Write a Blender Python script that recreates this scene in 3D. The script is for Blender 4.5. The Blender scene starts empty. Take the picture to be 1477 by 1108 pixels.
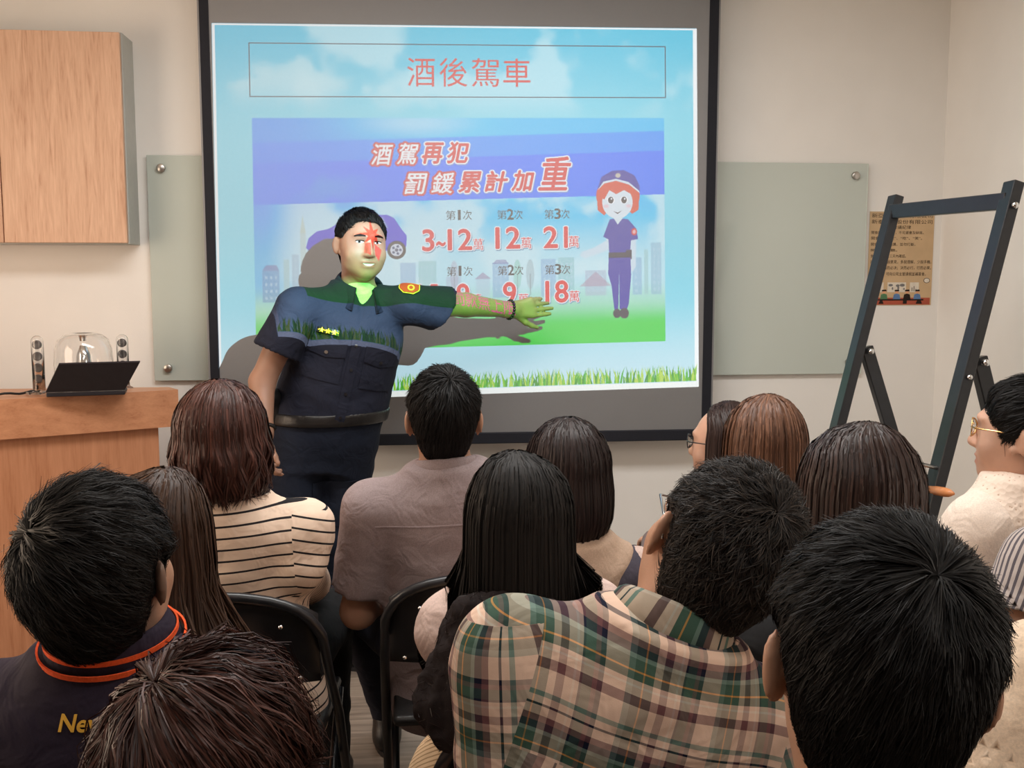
import bpy, bmesh, math, random
import numpy as np
from mathutils import Vector, Matrix
from mathutils.bvhtree import BVHTree

SC = bpy.context.scene
COL = SC.collection
rng = np.random.default_rng(7)
random.seed(7)

def lin(r, g, b):
    return tuple(((c/255)/12.92 if c/255 <= .04045 else ((c/255+.055)/1.055)**2.4) for c in (r, g, b))

# ------------------------------------------------------------------ camera
FPX, PW, PH = 1450.0, 1477, 1108
YAW = math.radians(-5.9)
PITCH = math.atan((554-400)/FPX)
CAMP = np.array([0, 0, 1.47])
cam = bpy.data.cameras.new('camera'); cam.sensor_width = 36; cam.lens = 36*FPX/PW
cam.clip_start = .02
co = bpy.data.objects.new('camera', cam); COL.objects.link(co)
co.location = CAMP; co.rotation_euler = (math.pi/2-PITCH, 0, YAW)
SC.camera = co
FW = np.array([-math.sin(YAW)*math.cos(PITCH), math.cos(YAW)*math.cos(PITCH), -math.sin(PITCH)])
RT = np.array([math.cos(YAW), math.sin(YAW), 0]); UP = np.cross(RT, FW)
def _ray(x, y): return FW+RT*(x-PW/2)/FPX-UP*(y-PH/2)/FPX
def atY(x, y, Y): d = _ray(x, y); return CAMP+d*(Y/d[1])
def atD(x, y, D): return CAMP+_ray(x, y)*D

# ------------------------------------------------------------------ world, lights, exposure
SC.view_settings.view_transform = 'Standard'; SC.view_settings.look = 'None'
SC.view_settings.gamma = 1; SC.view_settings.use_curve_mapping = False
SC.view_settings.exposure = 0.0
SC.cycles.use_denoising = True
SC.cycles.max_bounces = 8
w = bpy.data.worlds.new('world'); SC.world = w; w.use_nodes = True
w.node_tree.nodes['Background'].inputs[0].default_value = (.6, .62, .66, 1)
w.node_tree.nodes['Background'].inputs[1].default_value = .3
def area(name, loc, rot, sx, sy, e, col):
    l = bpy.data.lights.new(name, 'AREA'); l.shape = 'RECTANGLE'; l.size = sx; l.size_y = sy
    l.energy = e; l.color = col
    o = bpy.data.objects.new(name, l); COL.objects.link(o); o.location = loc; o.rotation_euler = rot
    return o
area('ceiling_panel_light', (.2, 2.35, 2.735), (0, 0, 0), 2.2, .5, 47, (1, .985, .96))
area('ceiling_panel_light', (.2, .3, 2.735), (0, 0, 0), 2.2, .5, 14, (1, .975, .94))
area('left_window_light', (-2.36, 2.2, 1.45), (0, math.radians(-90), 0), 1.3, 1.6, 36, (1, .76, .56))
area('right_window_light', (2.2, .4, 1.6), (0, math.radians(90), 0), 1.2, 1.2, 11, (1, .88, .76))
PROJ = np.array([.78, 1.1, 2.42])     # ceiling projector lens
PROJ_POWER = 930.0
SCREEN_AMB = np.array([.16, .145, .13], np.float32)   # room light already on the screen

# ------------------------------------------------------------------ mesh helpers
def mk(name, V, F, mat=None, parent=None, smooth=True, attrs=None, loc=None):
    """V (n,3); F list of faces or int array (m,4)/(m,3). One mesh object."""
    V = np.asarray(V, dtype=np.float32)
    me = bpy.data.meshes.new(name)
    if isinstance(F, np.ndarray):
        k = F.shape[1]; m = len(F)
        me.vertices.add(len(V)); me.vertices.foreach_set('co', V.ravel())
        me.loops.add(m*k); me.loops.foreach_set('vertex_index', F.astype(np.int32).ravel())
        me.polygons.add(m); me.polygons.foreach_set('loop_start', np.arange(0, m*k, k, dtype=np.int32))
        me.polygons.foreach_set('loop_total', np.full(m, k, dtype=np.int32))
        me.update(calc_edges=True)
    else:
        me.from_pydata(V.tolist(), [], F)
    me.polygons.foreach_set('use_smooth', np.full(len(me.polygons), smooth))
    if attrs:
        for an, av in attrs.items():
            av = np.asarray(av, dtype=np.float32)
            if len(av) == len(me.loops) and len(av) != len(me.vertices):
                a = me.attributes.new(an, 'FLOAT_VECTOR', 'CORNER'); a.data.foreach_set('vector', av.ravel()); continue
            if av.ndim == 1:
                a = me.attributes.new(an, 'FLOAT', 'POINT'); a.data.foreach_set('value', av)
            else:
                a = me.attributes.new(an, 'FLOAT_VECTOR', 'POINT'); a.data.foreach_set('vector', av.ravel())
    if mat: me.materials.append(mat)
    o = bpy.data.objects.new(name, me); COL.objects.link(o)
    if loc is not None: o.location = loc
    if parent:
        o.parent = parent
    return o
def tag(o, label=None, cat=None, group=None, kind=None):
    if label: o['label'] = label
    if cat: o['category'] = cat
    if group: o['group'] = group
    if kind: o['kind'] = kind
    return o
def empty(name, loc, rz=0.0):
    o = bpy.data.objects.new(name, None); COL.objects.link(o); o.location = loc; o.rotation_euler = (0, 0, rz)
    o.empty_display_size = .1
    return o
def copy_tree(o, parent=None):
    c = o.copy(); COL.objects.link(c)
    if parent: c.parent = parent
    for ch in list(o.children): copy_tree(ch, c)
    return c
class MB:
    def __init__(s): s.V = []; s.F = []
    def add(s, V, F):
        b = len(s.V); s.V += [tuple(map(float, v)) for v in V]; s.F += [tuple(int(i)+b for i in f) for f in F]; return s
    def box(s, lo, hi, M=None, bev=0.0):
        bm = bmesh.new(); bmesh.ops.create_cube(bm, size=1)
        lo = np.array(lo, float); hi = np.array(hi, float)
        for v in bm.verts: v.co = Vector((lo+hi)/2+np.array(v.co)*(hi-lo))
        if bev > 0: bmesh.ops.bevel(bm, geom=list(bm.edges), offset=bev, segments=2, affect='EDGES', profile=.5)
        bm.verts.index_update()
        V = [np.array(v.co) for v in bm.verts]
        if M is not None: V = [np.array(M @ Vector(v)) for v in V]
        s.add(V, [[v.index for v in f.verts] for f in bm.faces]); bm.free(); return s
    def tube(s, pts, r, n=10, closed=False, cap=True):
        P = np.array(pts, float); m = len(P); R = np.broadcast_to(np.asarray(r, float), (m,))
        if closed: T = np.roll(P, -1, 0)-np.roll(P, 1, 0)
        else: T = np.gradient(P, axis=0)
        T /= np.linalg.norm(T, axis=1)[:, None]+1e-12
        up = np.array([0, 0, 1.]) if abs(T[0][2]) < .9 else np.array([1., 0, 0])
        u = np.cross(T[0], up); u /= np.linalg.norm(u); V = []
        for i in range(m):
            u = u-T[i]*(u@T[i]); u /= np.linalg.norm(u); v = np.cross(T[i], u)
            for k in range(n):
                a = 2*math.pi*k/n; V.append(P[i]+R[i]*(math.cos(a)*u+math.sin(a)*v))
        F = []
        for i in range(m if closed else m-1):
            for k in range(n):
                F.append((i*n+k, i*n+(k+1) % n, ((i+1) % m)*n+(k+1) % n, ((i+1) % m)*n+k))
        if cap and not closed: F += [tuple(range(n))[::-1], tuple((m-1)*n+k for k in range(n))]
        return s.add(V, F)
    def lathe(s, prof, n=24, M=None):
        V = []; F = []; m = len(prof)
        for k in range(n):
            a = 2*math.pi*k/n
            V += [np.array([r*math.cos(a), r*math.sin(a), z]) for r, z in prof]
        for k in range(n):
            for i in range(m-1):
                F.append((k*m+i, ((k+1) % n)*m+i, ((k+1) % n)*m+i+1, k*m+i+1))
        if M is not None: V = [np.array(M @ Vector(v)) for v in V]
        return s.add(V, F)
    def prism(s, pts, z0, z1, M=None):
        n = len(pts); V = [(x, y, z0) for x, y in pts]+[(x, y, z1) for x, y in pts]
        F = [tuple(range(n))[::-1], tuple(range(n, 2*n))]+[(i, (i+1) % n, n+(i+1) % n, n+i) for i in range(n)]
        if M is not None: V = [np.array(M @ Vector(v)) for v in V]
        return s.add(V, F)
    def build(s, name, mat, parent=None, smooth=False, loc=None, autosmooth=False):
        o = mk(name, np.array(s.V), s.F, mat, parent, smooth, loc=loc)
        return o

# ------------------------------------------------------------------ materials
def nodes(name):
    m = bpy.data.materials.new(name); m.use_nodes = True; nt = m.node_tree
    return m, nt, nt.nodes['Principled BSDF']
def nd(nt, t, **kw):
    n = nt.nodes.new(t)
    for k, v in kw.items():
        if k.startswith('i_'): n.inputs[int(k[2:]) if k[2:].isdigit() else k[2:].replace('_', ' ')].default_value = v
        else: setattr(n, k, v)
    return n
def ramp(nt, stops, interp='LINEAR'):
    r = nd(nt, 'ShaderNodeValToRGB'); cr = r.color_ramp; cr.interpolation = interp
    while len(cr.elements) > 1: cr.elements.remove(cr.elements[-1])
    for i, (p, c) in enumerate(stops):
        e = cr.elements[0] if i == 0 else cr.elements.new(p)
        e.position = p; e.color = (*c, 1) if len(c) == 3 else c
    return r
def M_plain(name, c, rough=.6, spec=.5, metal=0, var=.08, scale=40, bump=.0, bscale=200, sheen=0):
    m, nt, b = nodes(name); L = nt.links
    tc = nd(nt, 'ShaderNodeTexCoord')
    n = nd(nt, 'ShaderNodeTexNoise'); n.inputs['Scale'].default_value = scale; n.inputs['Detail'].default_value = 3
    L.new(tc.outputs['Object'], n.inputs['Vector'])
    lo = tuple(x*(1-var) for x in c); hi = tuple(min(1, x*(1+var)) for x in c)
    r = ramp(nt, [(.3, lo), (.7, hi)]); L.new(n.outputs[0], r.inputs[0]); L.new(r.outputs[0], b.inputs['Base Color'])
    b.inputs['Roughness'].default_value = rough; b.inputs['Metallic'].default_value = metal
    b.inputs['Specular IOR Level'].default_value = spec
    if sheen: b.inputs['Sheen Weight'].default_value = sheen
    if bump:
        n2 = nd(nt, 'ShaderNodeTexNoise'); n2.inputs['Scale'].default_value = bscale; n2.inputs['Detail'].default_value = 4
        L.new(tc.outputs['Object'], n2.inputs['Vector'])
        bp = nd(nt, 'ShaderNodeBump'); bp.inputs['Strength'].default_value = bump; bp.inputs['Distance'].default_value = .01
        L.new(n2.outputs[0], bp.inputs['Height']); L.new(bp.outputs[0], b.inputs['Normal'])
    return m
def M_wood(name, c1, c2, axis='Z', scale=1.0, rough=.5, knots=.6):
    m, nt, b = nodes(name); L = nt.links
    tc = nd(nt, 'ShaderNodeTexCoord'); mp = nd(nt, 'ShaderNodeMapping')
    s = {'Z': (14, 14, 1.1), 'X': (1.1, 14, 14), 'Y': (14, 1.1, 14)}[axis]
    mp.inputs['Scale'].default_value = tuple(x*scale for x in s)
    L.new(tc.outputs['Object'], mp.inputs['Vector'])
    n = nd(nt, 'ShaderNodeTexNoise'); n.inputs['Scale'].default_value = 2.0; n.inputs['Detail'].default_value = 6; n.inputs['Distortion'].default_value = knots
    L.new(mp.outputs[0], n.inputs['Vector'])
    n2 = nd(nt, 'ShaderNodeTexNoise'); n2.inputs['Scale'].default_value = 11.0; n2.inputs['Detail'].default_value = 3
    L.new(mp.outputs[0], n2.inputs['Vector'])
    mx = nd(nt, 'ShaderNodeMath', operation='MULTIPLY_ADD'); L.new(n2.outputs[0], mx.inputs[0]); mx.inputs[1].default_value = .45; L.new(n.outputs[0], mx.inputs[2])
    r = ramp(nt, [(.45, c1), (.62, tuple((a+d)/2 for a, d in zip(c1, c2))), (.95, c2)]); L.new(mx.outputs[0], r.inputs[0])
    L.new(r.outputs[0], b.inputs['Base Color']); b.inputs['Roughness'].default_value = rough
    bp = nd(nt, 'ShaderNodeBump'); bp.inputs['Strength'].default_value = .08; bp.inputs['Distance'].default_value = .005
    L.new(mx.outputs[0], bp.inputs['Height']); L.new(bp.outputs[0], b.inputs['Normal'])
    return m
def M_skin(name, c, rough=.5):
    m, nt, b = nodes(name); L = nt.links
    tc = nd(nt, 'ShaderNodeTexCoord'); n = nd(nt, 'ShaderNodeTexNoise'); n.inputs['Scale'].default_value = 18; n.inputs['Detail'].default_value = 4
    L.new(tc.outputs['Object'], n.inputs['Vector'])
    r = ramp(nt, [(.3, tuple(x*.9 for x in c)), (.7, (min(1, c[0]*1.08), c[1]*1.03, c[2]))]); L.new(n.outputs[0], r.inputs[0])
    at = nd(nt, 'ShaderNodeAttribute', attribute_name='lip'); mx = nd(nt, 'ShaderNodeMix', data_type='RGBA')
    L.new(at.outputs['Fac'], mx.inputs['Factor']); L.new(r.outputs[0], mx.inputs[6]); mx.inputs[7].default_value = (c[0]*.75, c[1]*.42, c[2]*.45, 1)
    at2 = nd(nt, 'ShaderNodeAttribute', attribute_name='stubble'); mx2 = nd(nt, 'ShaderNodeMix', data_type='RGBA')
    L.new(at2.outputs['Fac'], mx2.inputs['Factor']); L.new(mx.outputs[2], mx2.inputs[6]); mx2.inputs[7].default_value = (c[0]*.16, c[1]*.19, c[2]*.22, 1)
    L.new(mx2.outputs[2], b.inputs['Base Color'])
    b.inputs['Roughness'].default_value = rough; b.inputs['Subsurface Weight'].default_value = .12
    b.inputs['Subsurface Radius'].default_value = (.012, .005, .003); b.inputs['Subsurface Scale'].default_value = .6
    n3 = nd(nt, 'ShaderNodeTexNoise'); n3.inputs['Scale'].default_value = 350
    L.new(tc.outputs['Object'], n3.inputs['Vector'])
    bp = nd(nt, 'ShaderNodeBump'); bp.inputs['Strength'].default_value = .06; bp.inputs['Distance'].default_value = .004
    L.new(n3.outputs[0], bp.inputs['Height']); L.new(bp.outputs[0], b.inputs['Normal'])
    return m
def M_hair(name, dark, light, rough=.44, spec=.30):
    m, nt, b = nodes(name); L = nt.links
    at = nd(nt, 'ShaderNodeAttribute', attribute_name='tone')
    r = ramp(nt, [(0, dark), (.55, tuple((a*1.6+c)/2.6 for a, c in zip(dark, light))), (1, light)])
    L.new(at.outputs['Fac'], r.inputs[0]); L.new(r.outputs[0], b.inputs['Base Color'])
    b.inputs['Roughness'].default_value = rough; b.inputs['Specular IOR Level'].default_value = spec
    return m
def gco(nt, comp):
    L = nt.links; at = {a: nd(nt, 'ShaderNodeAttribute', attribute_name=a).outputs['Vector'] for a in ('gco', 'gcy', 'gca', 'gm')}
    sm = nd(nt, 'ShaderNodeSeparateXYZ'); L.new(at['gm'], sm.inputs[0]); v = at['gco']
    for out, alt in ((1, 'gcy'), (0, 'gca')):
        gt = nd(nt, 'ShaderNodeMath', operation='GREATER_THAN'); L.new(sm.outputs[out], gt.inputs[0]); gt.inputs[1].default_value = 0
        mx = nd(nt, 'ShaderNodeMix', data_type='VECTOR'); L.new(gt.outputs[0], mx.inputs['Factor']); L.new(v, mx.inputs[4]); L.new(at[alt], mx.inputs[5]); v = mx.outputs[1]
    sp = nd(nt, 'ShaderNodeSeparateXYZ'); L.new(v, sp.inputs[0]); return sp.outputs[comp]
def fract(nt, src, period, off=0.0):
    a = nd(nt, 'ShaderNodeMath', operation='MULTIPLY_ADD'); nt.links.new(src, a.inputs[0]); a.inputs[1].default_value = 1/period; a.inputs[2].default_value = off+50
    f = nd(nt, 'ShaderNodeMath', operation='FRACT'); nt.links.new(a.outputs[0], f.inputs[0]); return f.outputs[0]
def cloth_finish(nt, b, bump=.12, scale=900, rough=.85):
    L = nt.links; b.inputs['Roughness'].default_value = rough; b.inputs['Specular IOR Level'].default_value = .2
    tc = nd(nt, 'ShaderNodeTexCoord'); n = nd(nt, 'ShaderNodeTexNoise'); n.inputs['Scale'].default_value = scale
    L.new(tc.outputs['Object'], n.inputs['Vector'])
    n2 = nd(nt, 'ShaderNodeTexNoise'); n2.inputs['Scale'].default_value = 16; n2.inputs['Detail'].default_value = 2; n2.inputs['Distortion'].default_value = 1.2
    L.new(tc.outputs['Object'], n2.inputs['Vector'])
    b1 = nd(nt, 'ShaderNodeBump'); b1.inputs['Strength'].default_value = bump; b1.inputs['Distance'].default_value = .002; L.new(n.outputs[0], b1.inputs['Height'])
    b2 = nd(nt, 'ShaderNodeBump'); b2.inputs['Strength'].default_value = .35; b2.inputs['Distance'].default_value = .02; L.new(n2.outputs[0], b2.inputs['Height'])
    L.new(b1.outputs[0], b2.inputs['Normal']); L.new(b2.outputs[0], b.inputs['Normal'])
def M_cloth(name, c, var=.1, rough=.85):
    m, nt, b = nodes(name); tc = nd(nt, 'ShaderNodeTexCoord'); n = nd(nt, 'ShaderNodeTexNoise'); n.inputs['Scale'].default_value = 350
    nt.links.new(tc.outputs['Object'], n.inputs['Vector'])
    r = ramp(nt, [(.3, tuple(x*(1-var) for x in c)), (.7, tuple(min(1, x*(1+var)) for x in c))]); nt.links.new(n.outputs[0], r.inputs[0])
    nt.links.new(r.outputs[0], b.inputs['Base Color']); cloth_finish(nt, b, rough=rough); return m
def M_stripes(name, base, line, period, frac, comp=1, soft=False):
    m, nt, b = nodes(name); f = fract(nt, gco(nt, comp), period)
    r = ramp(nt, [(0, line), (frac, base)], 'LINEAR' if soft else 'CONSTANT'); nt.links.new(f, r.inputs[0])
    nt.links.new(r.outputs[0], b.inputs['Base Color']); cloth_finish(nt, b); return m
def M_plaid(name):
    m, nt, b = nodes(name); L = nt.links
    cream = lin(236, 208, 188); green = lin(72, 100, 86); navy = lin(24, 28, 52); mar = lin(126, 86, 88); org = lin(222, 160, 84); wht = lin(240, 226, 212); teal = lin(126, 150, 140)
    A = [(0, cream), (.20, mar), (.29, cream), (.36, wht), (.38, cream), (.42, green), (.49, org), (.505, green), (.60, teal), (.64, navy), (.71, mar), (.77, cream), (.86, navy), (.885, cream), (.95, teal)]
    B = [(0, cream), (.16, teal), (.22, green), (.31, org), (.325, green), (.42, cream), (.50, mar), (.58, cream), (.66, wht), (.68, cream), (.72, navy), (.745, green), (.84, mar), (.89, navy), (.94, cream)]
    ra = ramp(nt, A, 'CONSTANT'); rb = ramp(nt, B, 'CONSTANT')
    L.new(fract(nt, gco(nt, 0), .118), ra.inputs[0]); L.new(fract(nt, gco(nt, 1), .118), rb.inputs[0])
    mx = nd(nt, 'ShaderNodeMix', data_type='RGBA'); mx.inputs['Factor'].default_value = .5
    L.new(ra.outputs[0], mx.inputs[6]); L.new(rb.outputs[0], mx.inputs[7])
    mu = nd(nt, 'ShaderNodeMix', data_type='RGBA', blend_type='MULTIPLY'); mu.inputs['Factor'].default_value = .55
    L.new(ra.outputs[0], mu.inputs[6]); L.new(rb.outputs[0], mu.inputs[7])
    m3 = nd(nt, 'ShaderNodeMix', data_type='RGBA'); m3.inputs['Factor'].default_value = .45
    L.new(mx.outputs[2], m3.inputs[6]); L.new(mu.outputs[2], m3.inputs[7])
    L.new(m3.outputs[2], b.inputs['Base Color']); cloth_finish(nt, b); return m
def M_glass(name, c=(1, 1, 1), rough=.02, ior=1.45):
    m, nt, b = nodes(name); b.inputs['Base Color'].default_value = (*c, 1); b.inputs['Transmission Weight'].default_value = 1
    b.inputs['Roughness'].default_value = rough; b.inputs['IOR'].default_value = ior
    n = nd(nt, 'ShaderNodeTexNoise'); n.inputs['Scale'].default_value = 30
    r = ramp(nt, [(.3, (rough,)*3), (.7, (rough*1.6,)*3)]); nt.links.new(n.outputs[0], r.inputs[0]); nt.links.new(r.outputs[0], b.inputs['Roughness'])
    return m

MAT = dict(
    wall=M_plain('wall_plaster', lin(240, 237, 232), .85, .2, var=.015, scale=6, bump=.05, bscale=260),
    backwall=M_plain('darkened_back_wall', lin(128, 112, 100), .8, .2, var=.03), ceil=M_plain('ceiling_paint', lin(232, 226, 216), .9, .2, var=.015),  # unseen back wall, darkened to cut its reflection in the screen
    base=M_plain('baseboard_vinyl', lin(62, 54, 48), .6, .3),
    oak=M_wood('pale_oak_laminate', lin(186, 142, 114), lin(222, 184, 156), 'Z', 1.6, .5, 1.5),
    beech=M_wood('beech_laminate', lin(170, 112, 78), lin(200, 142, 106), 'Z', 1.5, .42, .3),
    beechx=M_wood('beech_laminate_edge', lin(174, 116, 82), lin(204, 146, 108), 'X', 1.5, .4, .3),
    sidepanel=M_plain('grey_side_panel', lin(186, 188, 182), .5, .4, var=.03),
    steel=M_plain('brushed_steel', (.55, .53, .5), .3, .5, metal=1, var=.05),
    chrome=M_plain('chrome', (.75, .75, .75), .12, .5, metal=1, var=.02),
    blackmetal=M_plain('black_powder_coat', (.016, .017, .020), .32, .5, var=.15),
    blackplastic=M_plain('black_plastic', (.010, .010, .012), .38, .5, var=.2, bump=.05, bscale=500),
    screen=M_plain('screen_fabric', (.25, .245, .25), .95, .05, var=.01, scale=90),
    scrborder=M_plain('screen_black_border', (.014, .015, .022), .7, .3),
    board=M_plain('frosted_board_glass', lin(196, 204, 196), .08, .6, var=.02, scale=2),
    boardedge=M_plain('board_edge', lin(206, 216, 206), .2, .5),
    laptop=M_plain('laptop_shell', (.022, .020, .026), .45, .5, metal=.3, var=.1),
    keys=M_plain('laptop_keys', (.03, .03, .035), .5, .4),
    acryl=M_glass('clear_acrylic'),
    driver=M_plain('speaker_cone', (.13, .12, .12), .4, .5, var=.2, scale=120),
    cable=M_plain('black_cable', (.012, .011, .011), .5, .4),
    gcable=M_plain('grey_cable', (.25, .22, .2), .5, .4),
    paper=M_plain('poster_paper', lin(206, 176, 138), .7, .2, var=.05, scale=14),
    ink=M_plain('poster_ink', lin(48, 40, 36), .8, .1),
    pred=M_plain('poster_red', lin(180, 92, 72), .8, .1), pwhite=M_plain('poster_white', lin(226, 216, 200), .8, .1),
    pgrey=M_plain('poster_grey', lin(130, 128, 126), .8, .1), pskin=M_plain('poster_skin', lin(226, 168, 130), .8, .1),
    pgreen=M_plain('poster_green', lin(92, 132, 96), .8, .1), pblue=M_plain('poster_blue', lin(100, 132, 176), .8, .1),
    lens=M_glass('spectacle_lens', rough=.01, ior=1.1), gold=M_plain('gold_metal', (.8, .52, .22), .25, .5, metal=1),
    white=M_plain('white_enamel', (.8, .8, .8), .3, .5), eyew=M_plain('eye_white', (.62, .6, .58), .25, .5), eyed=M_plain('eye_iris', (.012, .008, .006), .15, .5),
    teeth=M_plain('teeth', (.6, .57, .5), .3, .5),
    leather=M_plain('black_leather', (.012, .011, .011), .38, .5, var=.2, bump=.1),
    navy=M_cloth('navy_uniform', lin(33, 36, 50)), navyt=M_cloth('navy_trousers', lin(26, 32, 46)),
    undershirt=M_cloth('pale_undershirt', lin(214, 208, 170)),
    patchred=M_plain('patch_red', lin(190, 60, 40), .8), patchgold=M_plain('patch_gold', lin(226, 176, 70), .7),
    plaid=M_plaid('plaid_cotton'),
    stripe=M_stripes('striped_jersey', lin(238, 212, 190), (.02, .018, .02), .0262, .17),
    fine=M_stripes('fine_striped_cotton', lin(196, 184, 178), lin(98, 92, 98), .0105, .42, 0),
    rib=M_stripes('ribbed_knit', lin(236, 204, 164), lin(186, 150, 112), .012, .3),
    grey=M_cloth('grey_chambray', lin(158, 142, 142), .14), black=M_cloth('black_cotton', (.012, .012, .013)),
    blush=M_cloth('blush_cotton', lin(222, 196, 186)), lav=M_cloth('lavender_cuff', lin(190, 186, 206)),
    cream=M_cloth('cream_linen', lin(240, 216, 190)), white_lace=M_cloth('white_lace_cotton', lin(238, 222, 208)),
    mauve=M_cloth('mauve_grey_knit', lin(120, 108, 108)), beige=M_cloth('beige_collar', lin(206, 178, 156)), navyc=M_cloth('slate_collar', lin(84, 80, 92)),
    polo=M_cloth('navy_polo', lin(44, 36, 50)), orange=M_cloth('orange_trim', lin(246, 98, 50)), yellow=M_plain('yellow_print', lin(242, 186, 70), .7),
    fuzzy=M_cloth('dark_fuzzy_knit', (.016, .011, .011)), denim=M_cloth('dark_denim', lin(38, 40, 52)),
    skin=M_skin('skin', (.50, .28, .185)), skin_tan=M_skin('skin_tan', (.335, .185, .125)), skin2=M_skin('skin_fair', (.60, .36, .26)),
    orangewood=M_wood('orange_wood', lin(196, 120, 70), lin(226, 150, 96), 'X', 2, .35),
)
def lace_mat():
    m, nt, b = nodes('eyelet_lace'); L = nt.links; tc = nd(nt, 'ShaderNodeTexCoord')
    v = nd(nt, 'ShaderNodeTexVoronoi'); v.inputs['Scale'].default_value = 95; L.new(tc.outputs['Object'], v.inputs['Vector'])
    r = ramp(nt, [(0, lin(196, 168, 146)), (.16, lin(206, 178, 156)), (.22, lin(240, 222, 206))]); L.new(v.outputs['Distance'], r.inputs[0])
    L.new(r.outputs[0], b.inputs['Base Color']); b.inputs['Roughness'].default_value = .85
    bp = nd(nt, 'ShaderNodeBump'); bp.inputs['Strength'].default_value = .5; bp.inputs['Distance'].default_value = .004; L.new(v.outputs['Distance'], bp.inputs['Height']); L.new(bp.outputs[0], b.inputs['Normal'])
    return m
MAT['lace'] = lace_mat()
def screen_mat():
    # gain screen: matt grey weave with a broad directional sheen
    m, nt, b = nodes('gain_screen_fabric'); L = nt.links; nt.nodes.remove(b); out = nt.nodes['Material Output']
    tc = nd(nt, 'ShaderNodeTexCoord'); n = nd(nt, 'ShaderNodeTexNoise'); n.inputs['Scale'].default_value = 90; L.new(tc.outputs['Object'], n.inputs['Vector'])
    r = ramp(nt, [(.3, (.075, .075, .077)), (.7, (.080, .080, .082))]); L.new(n.outputs[0], r.inputs[0])
    d = nd(nt, 'ShaderNodeBsdfDiffuse'); L.new(r.outputs[0], d.inputs['Color'])
    g = nd(nt, 'ShaderNodeBsdfGlossy'); g.inputs['Color'].default_value = (.25, .25, .255, 1); g.inputs['Roughness'].default_value = .66
    a = nd(nt, 'ShaderNodeAddShader'); L.new(d.outputs[0], a.inputs[0]); L.new(g.outputs[0], a.inputs[1]); L.new(a.outputs[0], out.inputs['Surface'])
    return m
MAT['screen'] = screen_mat()

# ------------------------------------------------------------------ room shell
YW, XL, XR, YB, ZC = 4.103, -2.4, 2.255, -1.6, 2.76
def structure(o): o['kind'] = 'structure'; return o
fl = structure(MB().box((XL-.1, YB-.1, -.1), (XR+.1, YW+.1, -.006)).build('floor', MAT['base']))
structure(MB().box((XL-.1, YB-.1, ZC), (XR+.1, YW+.1, ZC+.1)).build('ceiling', MAT['ceil']))
structure(MB().box((XL-.1, YW, 0), (XR+.1, YW+.1, ZC)).build('wall_front', MAT['wall']))
structure(MB().box((XR, YB, 0), (XR+.1, YW, ZC)).build('wall_right', MAT['wall']))
structure(MB().box((XL-.1, YB, 0), (XL, YW, ZC)).build('wall_left', MAT['wall']))
structure(MB().box((XL-.1, YB-.1, 0), (XR+.1, YB, ZC)).build('wall_back', MAT['backwall']))
structure(MB().box((XL, YW-.012, 0), (XR, YW, .085), bev=.002).build('baseboard_front', MAT['base']))
structure(MB().box((XR-.012, YB, 0), (XR, YW-.012, .085), bev=.002).build('baseboard_right', MAT['base']))
# floor planks (vinyl boards), shared mesh
def plank_mat():
    m, nt, b = nodes('grey_oak_vinyl'); L = nt.links
    tc = nd(nt, 'ShaderNodeTexCoord'); oi = nd(nt, 'ShaderNodeObjectInfo'); mp = nd(nt, 'ShaderNodeMapping'); mp.inputs['Scale'].default_value = (1.6, 22, 22)
    ad = nd(nt, 'ShaderNodeVectorMath', operation='ADD'); L.new(tc.outputs['Object'], ad.inputs[0])
    ml = nd(nt, 'ShaderNodeVectorMath', operation='SCALE'); ml.inputs['Scale'].default_value = 37; cb = nd(nt, 'ShaderNodeCombineXYZ')
    L.new(oi.outputs['Random'], cb.inputs[0]); L.new(oi.outputs['Random'], cb.inputs[1]); L.new(cb.outputs[0], ml.inputs[0]); L.new(ml.outputs[0], ad.inputs[1])
    L.new(ad.outputs[0], mp.inputs['Vector'])
    n = nd(nt, 'ShaderNodeTexNoise'); n.inputs['Scale'].default_value = 2.2; n.inputs['Detail'].default_value = 5; L.new(mp.outputs[0], n.inputs['Vector'])
    sm = nd(nt, 'ShaderNodeMath', operation='MULTIPLY_ADD'); L.new(oi.outputs['Random'], sm.inputs[0]); sm.inputs[1].default_value = .18; L.new(n.outputs[0], sm.inputs[2])
    r = ramp(nt, [(.35, lin(104, 92, 82)), (.6, lin(138, 124, 112)), (.85, lin(160, 146, 132))]); L.new(sm.outputs[0], r.inputs[0])
    L.new(r.outputs[0], b.inputs['Base Color']); b.inputs['Roughness'].default_value = .42
    return m
PM = plank_mat()
plank = None
y = YB
row = 0
while y < YW-.02:
    x = XL-(row % 3)*.4
    while x < XR:
        x0, x1 = max(x, XL), min(x+1.2, XR)
        if plank is None:
            plank = MB().box((0, 0, -.006), (1.2, .18, 0), bev=.0012).build('plank', PM, fl); pl = plank
        else:
            pl = plank.copy(); COL.objects.link(pl); pl.parent = fl
        pl.location = (x0, y, 0); pl.scale = ((x1-x0-.0015)/1.2, min(.1785, YW-y)/.18, 1)
        x += 1.2
    y += .18; row += 1

# ------------------------------------------------------------------ text to flat triangles
def text_tris(s, size=1.0, bold=0.0, shear=0.0):
    cu = bpy.data.curves.new('txt', 'FONT'); cu.body = s; cu.size = size; cu.offset = bold; cu.shear = shear; cu.resolution_u = 4
    o = bpy.data.objects.new('txt', cu); COL.objects.link(o)
    me = o.to_mesh(); me.calc_loop_triangles()
    V = np.zeros(len(me.vertices)*3, np.float32); me.vertices.foreach_get('co', V)
    T = np.zeros(len(me.loop_triangles)*3, np.int32); me.loop_triangles.foreach_get('vertices', T)
    o.to_mesh_clear(); bpy.data.objects.remove(o); bpy.data.curves.remove(cu)
    return V.reshape(-1, 3)[:, :2].astype(float), T.reshape(-1, 3)

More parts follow.
